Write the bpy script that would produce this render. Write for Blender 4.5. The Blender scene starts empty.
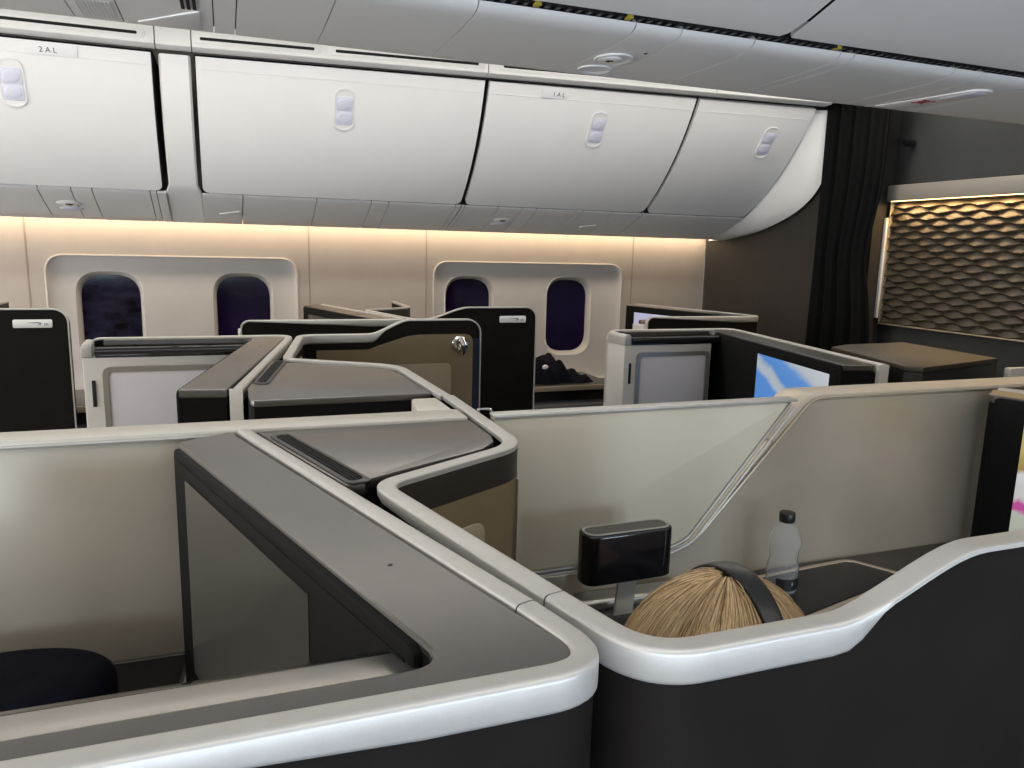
import bpy, bmesh, math, random
from mathutils import Vector, Matrix
random.seed(7)
SC = bpy.context.scene
COL = SC.collection
CZ = 1.45                      # eye height of the photographer; heights below are given from there
PI = math.pi

# ------------------------------------------------------------------ materials
def mat(name, col, rough=.5, metal=0., noise=0., nscale=30., bump=0., bscale=200., spec=.5, coat=0., trans=0., ior=1.45, stretch=None):
    m = bpy.data.materials.new(name); m.use_nodes = True
    nt = m.node_tree; b = nt.nodes['Principled BSDF']
    b.inputs['Base Color'].default_value = (*col, 1); b.inputs['Roughness'].default_value = rough
    b.inputs['Metallic'].default_value = metal; b.inputs['Specular IOR Level'].default_value = spec
    b.inputs['Coat Weight'].default_value = coat; b.inputs['Transmission Weight'].default_value = trans
    b.inputs['IOR'].default_value = ior
    tc = nt.nodes.new('ShaderNodeTexCoord'); src = tc.outputs['Object']
    if stretch:
        mp = nt.nodes.new('ShaderNodeMapping'); mp.inputs['Scale'].default_value = stretch
        nt.links.new(src, mp.inputs['Vector']); src = mp.outputs['Vector']
    if noise:
        n = nt.nodes.new('ShaderNodeTexNoise'); n.inputs['Scale'].default_value = nscale
        n.inputs['Detail'].default_value = 4
        nt.links.new(src, n.inputs['Vector'])
        r = nt.nodes.new('ShaderNodeValToRGB')
        r.color_ramp.elements[0].position = .3; r.color_ramp.elements[1].position = .7
        r.color_ramp.elements[0].color = (*[max(0, c*(1-noise)) for c in col], 1)
        r.color_ramp.elements[1].color = (*[min(1, c*(1+noise)) for c in col], 1)
        nt.links.new(n.outputs['Fac'], r.inputs['Fac']); nt.links.new(r.outputs['Color'], b.inputs['Base Color'])
    if bump:
        n2 = nt.nodes.new('ShaderNodeTexNoise'); n2.inputs['Scale'].default_value = bscale
        nt.links.new(src, n2.inputs['Vector'])
        bp = nt.nodes.new('ShaderNodeBump'); bp.inputs['Strength'].default_value = bump; bp.inputs['Distance'].default_value = .002
        nt.links.new(n2.outputs['Fac'], bp.inputs['Height']); nt.links.new(bp.outputs['Normal'], b.inputs['Normal'])
    return m

M = {}
M['silver'] = mat('satin_silver_paint', (.50, .485, .45), .42, .40, noise=.03, nscale=60, bump=.05, bscale=600)
M['dark'] = mat('dark_brown_shell', (.0105, .0085, .007), .62, spec=.12, noise=.15, nscale=12, bump=.05, bscale=500)
M['black'] = mat('gloss_black', (.006, .006, .007), .12, coat=.3)
M['satinblack'] = mat('satin_black', (.012, .012, .012), .38, noise=.1, nscale=40)
M['pewter'] = mat('pewter_satin_top', (.145, .138, .130), .30, .85, noise=.04, nscale=25, bump=.03, bscale=400)
M['ledge'] = mat('grey_ledge', (.31, .295, .27), .27, .85, noise=.04, nscale=20)
M['cream'] = mat('cream_divider_laminate', (.45, .40, .315), .34, .3, noise=.03, nscale=18, bump=.03, bscale=300)
M['creamcap'] = mat('warm_grey_cap', (.60, .565, .49), .42, .15, noise=.03, nscale=40)
M['tan'] = mat('tan_leather', (.225, .175, .105), .55, noise=.06, nscale=14, bump=.12, bscale=260)
M['pad'] = mat('pale_tan_pad', (.36, .30, .21), .6, noise=.05, nscale=20, bump=.1, bscale=260)
M['bin'] = mat('bin_white', (.80, .785, .755), .48, noise=.015, nscale=6, bump=.05, bscale=420)
M['psu'] = mat('service_panel_grey', (.78, .77, .745), .5, noise=.02, nscale=8, bump=.04, bscale=420)
M['sidewall'] = mat('beige_sidewall', (.50, .44, .385), .6, noise=.03, nscale=10, bump=.1, bscale=350)
M['winpanel'] = mat('window_surround', (.56, .53, .50), .5, noise=.02, nscale=8)
M['glass'] = mat('dimmed_window_glass', (.010, .005, .028), .10, noise=.5, nscale=3.2)
M['cloudreflectglass'] = mat('dimmed_glass_cloud_reflection', (.014, .013, .028), .12, noise=.9, nscale=11, stretch=(1, 1, 2.2))  # stretched noise paints cloud reflections into the glass colour
M['whitedoor'] = mat('white_cabinet_door', (.62, .60, .62), .45, noise=.02, nscale=12)
M['doorframe'] = mat('pale_grey_cabinet', (.55, .535, .50), .42, .1, noise=.02, nscale=12)
M['framemetal'] = mat('brushed_grey_frame', (.36, .345, .31), .35, .6)
M['chrome'] = mat('chrome', (.75, .74, .72), .12, 1.)
M['curtain'] = mat('black_curtain_cloth', (.0025, .0026, .0025), .9, noise=.3, spec=.2, nscale=30, bump=.3, bscale=350)
M['bulk'] = mat('dark_bulkhead', (.030, .026, .022), .6, noise=.12, nscale=7)
M['bulkgreen'] = mat('charcoal_bulkhead', (.030, .032, .030), .55, noise=.08, nscale=7)
M['wave'] = mat('bronze_wave_relief', (.062, .048, .032), .5, .2, noise=.05, nscale=40)
M['gold'] = mat('warm_metal', (.55, .48, .36), .35, .6)
M['gap'] = mat('dark_gap', (.006, .006, .006), .8)
M['label'] = mat('label_white', (.80, .79, .77), .5)
M['ink'] = mat('grey_ink', (.12, .11, .11), .6)
M['navy'] = mat('navy_ink', (.02, .025, .09), .5)
M['red'] = mat('red_ink', (.35, .02, .03), .5)
M['pads'] = mat('lavender_latch', (.66, .66, .75), .3, noise=.02, nscale=20)
M['bottle'] = mat('clear_bottle', (.95, .96, .96), .07, trans=.93, ior=1.16)
M['jacket'] = mat('navy_black_cloth', (.0045, .0045, .009), .9, spec=.15, noise=.4, nscale=30, bump=.3, bscale=120)
M['skin'] = mat('skin', (.60, .40, .31), .5, noise=.04, nscale=40)
M['shirt'] = mat('grey_knit', (.16, .16, .18), .85, noise=.1, nscale=60, bump=.3, bscale=200)
M['trouser'] = mat('dark_trousers', (.03, .032, .05), .85, noise=.1, nscale=60)
M['eye'] = mat('eye_white', (.8, .8, .78), .2)
M['iris'] = mat('iris', (.06, .09, .13), .2)
M['lip'] = mat('lip', (.48, .22, .2), .5)
M['hairA'] = mat('hair_blond', (.53, .37, .195), .42, noise=.18, nscale=25)
M['hairB'] = mat('hair_dark_blond', (.34, .215, .105), .42, noise=.18, nscale=25)
M['hairC'] = mat('hair_light_blond', (.66, .50, .31), .4, noise=.12, nscale=25)
M['seat'] = mat('charcoal_seat_leather', (.03, .031, .038), .5, noise=.1, nscale=20, bump=.15, bscale=220)
M['carpet'] = mat('dark_carpet', (.02, .022, .03), .95, noise=.4, nscale=90, bump=.4, bscale=300)
M['ceil'] = mat('ceiling_white', (.72, .72, .71), .6, noise=.015, nscale=5)
M['amber'] = mat('frosted_stem', (.62, .60, .54), .3, trans=.4)

def emit(name, col, s):
    m = bpy.data.materials.new(name); m.use_nodes = True
    nt = m.node_tree; nt.nodes.clear()
    e = nt.nodes.new('ShaderNodeEmission'); e.inputs['Color'].default_value = (*col, 1); e.inputs['Strength'].default_value = s
    o = nt.nodes.new('ShaderNodeOutputMaterial'); nt.links.new(e.outputs[0], o.inputs[0])
    return m
def screen_mat(name, stops, scale=(1, 1, 1), rot=0., nscale=2.5, amount=.5, strength=.6, extra=None):
    """a lit screen: coloured bands of a slanted, noisy gradient over the screen's UVs"""
    m = bpy.data.materials.new(name); m.use_nodes = True
    nt = m.node_tree; nt.nodes.clear()
    tc = nt.nodes.new('ShaderNodeTexCoord'); mp = nt.nodes.new('ShaderNodeMapping')
    mp.inputs['Rotation'].default_value[2] = rot; mp.inputs['Scale'].default_value = scale
    nt.links.new(tc.outputs['UV'], mp.inputs['Vector'])
    no = nt.nodes.new('ShaderNodeTexNoise'); no.inputs['Scale'].default_value = nscale; no.inputs['Detail'].default_value = 5
    nt.links.new(tc.outputs['UV'], no.inputs['Vector'])
    sx = nt.nodes.new('ShaderNodeSeparateXYZ'); nt.links.new(mp.outputs['Vector'], sx.inputs[0])
    ad = nt.nodes.new('ShaderNodeMath'); ad.operation = 'MULTIPLY_ADD'
    nt.links.new(no.outputs['Fac'], ad.inputs[0]); ad.inputs[1].default_value = amount
    nt.links.new(sx.outputs['Y'], ad.inputs[2])
    sb = nt.nodes.new('ShaderNodeMath'); sb.operation = 'SUBTRACT'; sb.inputs[1].default_value = amount/2
    nt.links.new(ad.outputs[0], sb.inputs[0])
    r = nt.nodes.new('ShaderNodeValToRGB'); el = r.color_ramp.elements
    while len(el) < len(stops): el.new(.5)
    for e, (p, c) in zip(el, stops): e.position = p; e.color = (*c, 1)
    nt.links.new(sb.outputs[0], r.inputs['Fac'])
    e = nt.nodes.new('ShaderNodeEmission'); e.inputs['Strength'].default_value = strength
    nt.links.new(r.outputs['Color'], e.inputs['Color'])
    o = nt.nodes.new('ShaderNodeOutputMaterial'); nt.links.new(e.outputs[0], o.inputs[0])
    return m
M['map'] = screen_mat('map_screen', [(.0, (.30, .34, .36)), (.22, (.22, .33, .26)), (.27, (.09, .24, .58)), (.50, (.10, .26, .62)), (.55, (.42, .48, .54)), (.61, (.40, .45, .50)), (.65, (.10, .25, .60)), (.78, (.12, .28, .62)), (.84, (.46, .50, .55)), (1., (.55, .58, .62))], scale=(.729, .729, 1), rot=.54, nscale=3.2, amount=.14, strength=.95)
M['film'] = screen_mat('film_screen', [(.0, (.30, .36, .26)), (.25, (.42, .44, .40)), (.30, (.45, .08, .28)), (.37, (.45, .08, .28)), (.40, (.5, .5, .48)), (.55, (.58, .6, .6)), (.60, (.30, .22, .08)), (.8, (.50, .40, .16)), (1., (.42, .40, .24))], nscale=7, amount=.25, strength=1.0)
M['portrait'] = screen_mat('portrait_screen', [(.0, (.5, .48, .66)), (.4, (.62, .60, .74)), (.55, (.45, .36, .42)), (.7, (.60, .64, .78)), (1., (.5, .48, .66))], rot=1.3, nscale=6, amount=.5, strength=.9)
M['offscreen'] = mat('dark_screen', (.06, .057, .05), .17, spec=.5)
M['bezel'] = mat('matt_black_bezel', (.006, .006, .006), .6, spec=.1)
M['band'] = mat('dark_brown_leather_band', (.032, .028, .023), .5, noise=.1, nscale=20, bump=.1, bscale=260)
M['navyband'] = mat('navy_plain', (.006, .011, .035), .7, noise=.2, nscale=40)  # plain dark navy for the strip at the lining's end
M['glow'] = emit('warm_cove_strip', (1., .80, .52), 6.)
M['goldglow'] = emit('warm_panel_strip', (1., .66, .28), 6.)

# ------------------------------------------------------------------ helpers
XF = [lambda x, y: (x, y)]           # plan transform of the suite being built
def put(v): x, y = XF[0](v[0], v[1]); return Vector((x, y, CZ + v[2]))
def smooth(me, ang=35):
    for p in me.polygons: p.use_smooth = True
    try: me.set_sharp_from_angle(angle=math.radians(ang))
    except Exception: pass
def obj(name, bm, m, parent=None, sm=True, mats=None, ang=35):
    bmesh.ops.remove_doubles(bm, verts=bm.verts, dist=1e-6)
    for v in bm.verts: v.co = put(v.co)
    bmesh.ops.recalc_face_normals(bm, faces=bm.faces)
    me = bpy.data.meshes.new(name); bm.to_mesh(me); bm.free()
    for mm in (mats or [m]): me.materials.append(mm)
    if sm: smooth(me, ang)
    o = bpy.data.objects.new(name, me); COL.objects.link(o)
    if parent: o.parent = parent; o.matrix_parent_inverse = Matrix.Translation(-parent.location)
    return o
def thing(name, label, cat, loc=(0, 0, 0), group=None):
    o = bpy.data.objects.new(name, None); COL.objects.link(o); o.empty_display_size = .05
    o.location = put(loc); o['label'] = label; o['category'] = cat
    if group: o['group'] = group
    return o
def tag(o, label, cat, group=None):
    o['label'] = label; o['category'] = cat
    if group: o['group'] = group
    return o
def struct(name, bm, m, sm=False, parent=None, mats=None):
    o = obj(name, bm, m, parent, sm, mats)
    if not parent: o['kind'] = 'structure'
    return o
def bevel(bm, geom, r, seg=2):
    if r > 0: bmesh.ops.bevel(bm, geom=list(geom), offset=r, offset_type='OFFSET', segments=seg, profile=.5, affect='EDGES', clamp_overlap=True)
def box(bm, x, y, z, r=0., seg=2):
    b2 = bmesh.new()
    vs = [b2.verts.new((a, b, c)) for a in x for b in y for c in z]
    for f in ((0, 1, 3, 2), (4, 6, 7, 5), (0, 4, 5, 1), (2, 3, 7, 6), (0, 2, 6, 4), (1, 5, 7, 3)): b2.faces.new([vs[i] for i in f])
    bmesh.ops.recalc_face_normals(b2, faces=b2.faces)
    bevel(b2, b2.edges, r, seg); merge(bm, b2)
def merge(bm, b2, mtx=None):
    me = bpy.data.meshes.new('t'); b2.to_mesh(me); b2.free()
    if mtx is not None: me.transform(mtx)
    bm.from_mesh(me); bpy.data.meshes.remove(me)
def prism(bm, pts, ax, c0, c1, r=0., seg=2, only_top=False):
    """extrude a closed outline; ax='z': pts are (x,y); ax='y': pts are (x,z); ax='x': pts are (y,z)"""
    def P(p, c): return {'z': (p[0], p[1], c), 'y': (p[0], c, p[1]), 'x': (c, p[0], p[1])}[ax]
    b2 = bmesh.new()
    a = [b2.verts.new(P(p, c0)) for p in pts]; b = [b2.verts.new(P(p, c1)) for p in pts]
    n = len(pts); b2.faces.new(a); top = b2.faces.new(b)
    for i in range(n): b2.faces.new((a[i], a[(i+1) % n], b[(i+1) % n], b[i]))
    bmesh.ops.recalc_face_normals(b2, faces=b2.faces)
    if r:
        bevel(b2, top.edges if only_top else [e for f in b2.faces if len(f.verts) > 4 or f is top for e in f.edges] , r, seg)
    merge(bm, b2)
def fillet(pts, rad, closed=False, seg=8):
    out = []; n = len(pts)
    for i, p in enumerate(pts):
        r = rad[i] if isinstance(rad, (list, tuple)) else rad
        if (not closed and i in (0, n-1)) or r <= 0: out.append(tuple(p)); continue
        p = Vector(p); a = Vector(pts[i-1]) - p; b = Vector(pts[(i+1) % n]) - p
        la, lb = a.length, b.length; a.normalize(); b.normalize()
        half = math.acos(max(-1, min(1, a.dot(b))))/2
        t = min(r/math.tan(half), la*.49, lb*.49)
        for k in range(seg+1):
            u = k/seg
            q = (1-u)**2*(p + a*t) + 2*u*(1-u)*p + u*u*(p + b*t)
            out.append(tuple(q))
    return out
def rrect(x0, x1, y0, y1, r, seg=7):
    return fillet([(x0, y0), (x1, y0), (x1, y1), (x0, y1)], r, True, seg)
def rprof(w, h, r=.004, n=3):
    """closed rounded profile, a across, b up (0 = top)"""
    pts = []
    for cx, cy, a0 in ((w/2-r, -r, 0), (-w/2+r, -r, 90), (-w/2+r, -h+r, 180), (w/2-r, -h+r, 270)):
        for k in range(n+1):
            t = math.radians(a0 + 90*k/n); pts.append((cx + r*math.cos(t), cy + r*math.sin(t)))
    return pts
def frames(path):
    n = len(path); P = [Vector(p) for p in path]; out = []; last = None
    for i in range(n):
        a = P[max(0, i-1)]; b = P[min(n-1, i+1)]
        d1 = (P[i]-a).normalized() if i else (b-P[i]).normalized(); d2 = (b-P[i]).normalized() if i < n-1 else d1
        t = (d1+d2).normalized()
        s = Vector((-t.y, t.x, 0))
        if s.length < .25 and last is not None: s = last.copy()
        s.normalize()
        if last is not None and s.dot(last) < 0 and abs(t.z) > .8: s = -s
        last = s
        u = t.cross(s).normalized()
        k = 1/max(.6, math.sqrt(max(.01, (1+d1.dot(d2))/2)))
        out.append((P[i], s, u, k))
    return out
def sweep(bm, path, prof, heights=None, h0=1., closed=False):
    rings = []
    for i, (p, s, u, k) in enumerate(frames(path)):
        hs = (heights[i]/h0) if heights else 1
        rings.append([bm.verts.new(p + s*a*k + u*b*hs) for a, b in prof])
    m = len(prof)
    for i in range(len(rings)-1):
        for j in range(m):
            bm.faces.new((rings[i][j], rings[i][(j+1) % m], rings[i+1][(j+1) % m], rings[i+1][j]))
    if not closed: bm.faces.new(rings[0]); bm.faces.new(rings[-1][::-1])
def wallsweep(bm, path, thick, zbot, off=0.):
    """a vertical wall that follows a plan path of (x, y, ztop)"""
    rings = []
    for p, s, u, k in frames([(a, b, 0) for a, b, c in path]): rings.append((p, s, k))
    vs = []
    for (p, s, k), q in zip(rings, path):
        row = []
        for o_ in (off+thick/2, off-thick/2):
            c = p + s*o_*k
            row += [bm.verts.new((c.x, c.y, q[2])), bm.verts.new((c.x, c.y, zbot))]
        vs.append(row)
    for a, b in zip(vs, vs[1:]):
        bm.faces.new((a[0], b[0], b[1], a[1])); bm.faces.new((a[2], a[3], b[3], b[2]))
        bm.faces.new((a[0], a[2], b[2], b[0])); bm.faces.new((a[1], b[1], b[3], a[3]))
    for r in (vs[0], vs[-1]): bm.faces.new((r[0], r[1], r[3], r[2]))
def tube(bm, path, r, n=10, rad=None):
    P = [Vector(p) for p in path]; rings = []
    t0 = (P[1]-P[0]).normalized(); ref = Vector((0, 0, 1)) if abs(t0.z) < .9 else Vector((1, 0, 0))
    for i, p in enumerate(P):
        t = (P[min(len(P)-1, i+1)]-P[max(0, i-1)]).normalized()
        a = (ref - t*ref.dot(t)).normalized(); ref = a; b = t.cross(a)
        rr = rad[i] if rad else r
        rings.append([bm.verts.new(p + (a*math.cos(2*PI*k/n) + b*math.sin(2*PI*k/n))*rr) for k in range(n)])
    for a, b in zip(rings, rings[1:]):
        for k in range(n): bm.faces.new((a[k], a[(k+1) % n], b[(k+1) % n], b[k]))
    bm.faces.new(rings[0]); bm.faces.new(rings[-1][::-1])
def lathe(bm, prof, c, n=28):
    rings = [[bm.verts.new((c[0]+r*math.cos(2*PI*k/n), c[1]+r*math.sin(2*PI*k/n), c[2]+z)) for k in range(n)] for r, z in prof]
    for a, b in zip(rings, rings[1:]):
        for k in range(n): bm.faces.new((a[k], a[(k+1) % n], b[(k+1) % n], b[k]))
    bm.faces.new(rings[0]); bm.faces.new(rings[-1])
def ellipsoid(bm, c, rx, ry, rz, nu=20, nv=12, mtx=None):
    b2 = bmesh.new(); bmesh.ops.create_uvsphere(b2, u_segments=nu, v_segments=nv, radius=1)
    for v in b2.verts: v.co = Vector((v.co.x*rx, v.co.y*ry, v.co.z*rz))
    if mtx is not None: bmesh.ops.transform(b2, matrix=mtx, verts=b2.verts)
    bmesh.ops.translate(b2, vec=Vector(c), verts=b2.verts); merge(bm, b2)
def oprism(bm, outline, origin, ex, ey, en, d0, d1, r=0., seg=2):
    """extruded outline on an oriented plane: origin + a*ex + b*ey, from depth d0 to d1 along en"""
    b2 = bmesh.new(); prism(b2, outline, 'z', d0, d1, r, seg)
    O, ex, ey, en = Vector(origin), Vector(ex), Vector(ey), Vector(en)
    for v in b2.verts: v.co = O + ex*v.co.x + ey*v.co.y + en*v.co.z
    merge(bm, b2)
def quad_uv(name, c, m, parent):
    """a flat screen with UVs: corners given in order (0,0) (1,0) (1,1) (0,1)"""
    bm = bmesh.new(); uv = bm.loops.layers.uv.new('UVMap')
    vs = [bm.verts.new(p) for p in c]; f = bm.faces.new(vs)
    for l, t in zip(f.loops, ((0, 0), (1, 0), (1, 1), (0, 1))): l[uv].uv = t
    for v in bm.verts: v.co = put(v.co)
    me = bpy.data.meshes.new(name); bm.to_mesh(me); bm.free(); me.materials.append(m)
    o = bpy.data.objects.new(name, me); COL.objects.link(o)
    o.parent = parent; o.matrix_parent_inverse = Matrix.Translation(-parent.location)
    return o
def face_holes(bm, outer, holes, fn):
    """a flat face with holes, mapped by fn(a,b)"""
    es = []
    for loop in [outer]+holes:
        vs = [bm.verts.new(fn(*p)) for p in loop]
        es += [bm.edges.new((vs[i], vs[(i+1) % len(vs)])) for i in range(len(vs))]
    bmesh.ops.triangle_fill(bm, use_beauty=True, use_dissolve=False, edges=es)
def bridge(bm, A, B):
    a = [bm.verts.new(p) for p in A]; b = [bm.verts.new(p) for p in B]
    for i in range(len(a)): bm.faces.new((a[i], a[(i+1) % len(a)], b[(i+1) % len(a)], b[i]))
def text(name, s, size, loc, rot, m, parent):
    cu = bpy.data.curves.new(name, 'FONT'); cu.body = s; cu.size = size; cu.extrude = .0004; cu.align_x = 'LEFT'
    cu.materials.append(m)
    o = bpy.data.objects.new(name, cu); COL.objects.link(o)
    o.matrix_world = Matrix.Translation(put(loc)) @ rot.to_4x4()
    bpy.context.view_layer.update()
    me = bpy.data.meshes.new_from_object(o.evaluated_get(bpy.context.evaluated_depsgraph_get())); me.transform(o.matrix_world)
    bpy.data.objects.remove(o); me.materials.clear(); me.materials.append(m)
    o = bpy.data.objects.new(name, me); COL.objects.link(o)
    o.parent = parent; o.matrix_parent_inverse = Matrix.Translation(-parent.location)
    return o
def sstep(t): t = max(0, min(1, t)); return t*t*(3-2*t)

ZR, ZT = -.265, -.222                  # low and high rim heights of the suites
RIM = .027

# ------------------------------------------------------------------ the suite modules (plan of the seat nearest the camera)
def console(label, screen=None, left=-.355, start=1.1285, drop=False, m0y=1.075, scr=(.062, .455), cheek=False):
    m0x = -.071-(m0y-1.075)*.308; sq = m0y > 1.1
    t = thing('suite_console', label, 'console', (.05, .75, -CZ))
    # body under the slanted top, monitor on its rear face
    top = ([(m0x, m0y-.003), (-.004, 1.131)] if sq else [(-.071, 1.072), (-.064, 1.090), (-.004, 1.131)]) + [(.195, .492)] + fillet([(.195, .492), (.219, .420), (.10, .419)], [0, .05, 0])[1:-1] + \
          [(.118, .419), (.128, .432)]
    bm = bmesh.new(); prism(bm, top, 'z', -CZ, -.275); obj('body', bm, M['bezel'], t, False)
    # top plate with the recess that opens towards the aisle ledge
    plate = ([(m0x, m0y), (-.004, 1.134)] if sq else [(-.071, 1.075), (-.064, 1.093), (-.004, 1.131)]) + [(.195, .492)] + fillet([(.195, .492), (.222, .417), (.05, .417)], [0, .055, 0])[1:-1] + \
            [(left+.05, .417), (left+.05, .442), (.096, .442), (.107, .4432), (.1145, .4468), (.1185, .453), (.1185, .464)]
    bm = bmesh.new(); prism(bm, plate, 'z', -.285, -.268, .003, 2); pt = obj('top_plate', bm, M['pewter'], t, ang=18)
    bm = bmesh.new(); lathe(bm, [(.0022, 0), (.0022, .0006), (.0012, .0008)], (.121, .607, -.2682), 12); obj('screw', bm, M['satinblack'], pt)
    # silver trim: strip along the slanted top, round the aisle corner and back along the aisle
    path = [(x, y, ZR) for x, y in fillet([(.0135, start), (.2045, .502), (.2285, .409), (.1, .409), (left+.04, .409)], [0, .02, .062, 0, 0], seg=12)]
    path2 = path + [(left+.04-.03*math.sin(a), .409, ZR-.03+.03*math.cos(a)) for a in (PI/8, PI/4, 3*PI/8, PI/2)] + [(left+.01, .409, -CZ)]
    hs = []
    for p in path2:
        k = sstep((p[0]-(-.155))/.06); hs.append(.006+.021*k if p[0] < .2 and p[1] < .42 else RIM)
    bm = bmesh.new(); sweep(bm, path2, rprof(.0195, RIM, .0045), hs, RIM); obj('silver_trim', bm, M['silver'], t)
    # dark outer wall to the aisle
    wp = [(p[0], p[1], ZR-.004) for p in path if p[1] < .60]
    bm = bmesh.new(); wallsweep(bm, wp, .014, -CZ)
    prism(bm, [(left+.012, -CZ), (left+.1, -CZ), (left+.1, ZR-.004), (left+.04, ZR-.004), (left+.02, ZR-.012), (left+.012, ZR-.03)], 'y', .401, .415)
    obj('aisle_wall', bm, M['dark'], t, True)
    bm = bmesh.new(); path3 = [p for p in path if abs(p[1]-.4635) < .1 and p[0] > .1]
    i = min(range(len(path)), key=lambda q: abs(path[q][1]-.502))
    p = Vector(path[i]); d = (Vector(path[i+1])-p).normalized()
    sweep(bm, [p-d*.0006, p+d*.0006], rprof(.0201, RIM+.0006, .0045)); obj('trim_joint', bm, M['gap'], t)
    # ledge with cabinet below, along the aisle
    bm = bmesh.new(); prism(bm, [(left+.033, .443), (.124, .443), (.108, .496), (left+.033, .496)], 'z', -.300, -.285, .002); obj('ledge', bm, M['ledge'], t)
    bm = bmesh.new(); prism(bm, [(.4965, -.2795), (.503, -.2785), (.5085, -.281), (.5115, -.287), (.5115, -.3030), (.4965, -.3030)] if cheek else [(.4965, -.2858), (.503, -.2870), (.508, -.291), (.5105, -.2955), (.5105, -.3025), (.4965, -.3025)], 'x', left+.034, .104)
    obj('ledge_lip', bm, M['black'], t)
    bm = bmesh.new(); box(bm, (left+.004, .06), (.419, .510), (-CZ, -.3035), .003); cab = obj('cabinet', bm, M['doorframe'], t)
    if cheek:
        bm = bmesh.new(); prism(bm, fillet([(left+.002, -.3032), (left+.002, ZR-.003), (left+.026, ZR-.003), (left+.028, -.3032)], [0, .024, .010, 0], True), 'y', .419, .512, .0015); obj('end_cheek', bm, M['silver'], cab)
    bm = bmesh.new()
    out = rrect(left+.048, .050, -.9, -.328, .022); inn = rrect(left+.062, .036, -.886, -.342, .012)
    b2 = bmesh.new(); face_holes(b2, out, [inn], lambda a, b: (a, .516, b)); merge(bm, b2)
    bridge(bm, [(a, .516, b) for a, b in out], [(a, .5095, b) for a, b in out]); bridge(bm, [(a, .516, b) for a, b in inn], [(a, .5095, b) for a, b in inn])
    obj('door_frame', bm, M['framemetal'], cab)
    bm = bmesh.new(); prism(bm, inn, 'y', .5102, .5135, .001); obj('cabinet_door', bm, M['whitedoor'], cab)
    bm = bmesh.new(); prism(bm, rrect(left+.022, left+.031, -.432, -.362, .0045), 'y', .5102, .513, .001); obj('door_handle', bm, M['satinblack'], cab)
    if drop:
        bm = bmesh.new(); prism(bm, [(.0005, start-.012), (.0245, start-.004), (.0235, start+.004), (.0005, start-.003)], 'z', -.60, ZR-.0012, .002); obj('trim_drop', bm, M['silver'], t)
    # monitor
    M0 = Vector((m0x, m0y, 0)); dS = (m0y-1.075)/.956; d = Vector((.193, -.627, 0)).normalized(); n = Vector((d.y, -d.x, 0)).normalized()
    bm = bmesh.new(); oprism(bm, rrect(.002, .632+dS, -.66, -.271, .012), M0, d, (0, 0, 1), n, -.004, .006, .003); mon = obj('monitor', bm, M['bezel'], t)
    bm = bmesh.new(); oprism(bm, rrect(.012, .622+dS, -.64, -.283, .006), M0, d, (0, 0, 1), n, .002, .0075, .001); obj('bezel', bm, M['bezel'], mon)
    c = [M0 + d*a + n*.0082 + Vector((0, 0, b)) for a, b in ((scr[1], -.565), (scr[0], -.565), (scr[0], -.300), (scr[1], -.300))]
    quad_uv('screen', c, M[screen or 'offscreen'], mon)
    return t

def corner_console(label, back=1.125, vent=True):
    """the pewter wedge between the slanted console and the shell of the next seat"""
    t = thing('corner_table', label, 'side table', (.2, 1.0, -CZ))
    def sx(y): return .0255 + (1.138-min(y, 1.125))*.2955 + (.003 if y > 1.15 else 0)
    pl = ([(sx(back)+.008, back), (sx(back)+.002, back-.007), (sx(1.13)+.003, 1.13)] if back > 1.15 else [(sx(back)+.002, back)]) + [(sx(.84)+.003, .84), (.138, .838), (.146, .857), (.166, .868), (.315, .951), (.344, .985), (.352, 1.02), (.352, back)]
    bm = bmesh.new(); prism(bm, pl, 'z', -CZ, -.282); obj('body', bm, M['bezel'], t, False)
    bm = bmesh.new(); prism(bm, pl, 'z', -.2815, -.269, .002); obj('table_top', bm, M['pewter'], t)
    if vent:
        O = Vector((sx(1.085)+.020, 1.085, -.2715)); d = Vector((.0775, -.262, 0)).normalized(); e = Vector((-d.y, d.x, 0))
        bm = bmesh.new(); oprism(bm, rrect(-.012, .255, -.013, .017, .012), O, d, e, (0, 0, 1), .0, .0045, .0015); v = obj('air_vent', bm, M['satinblack'], t)
        bm = bmesh.new(); oprism(bm, rrect(.0, .243, -.007, .011, .008), O, d, e, (0, 0, 1), .003, .0052, 0)
        for k in range(4): oprism(bm, [(.004, -.0055+k*.0045), (.239, -.0055+k*.0045), (.239, -.0040+k*.0045), (.004, -.0040+k*.0045)], O, d, e, (0, 0, 1), .0045, .0065)
        obj('vent_slats', bm, M['gap'], v)
    return t

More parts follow.
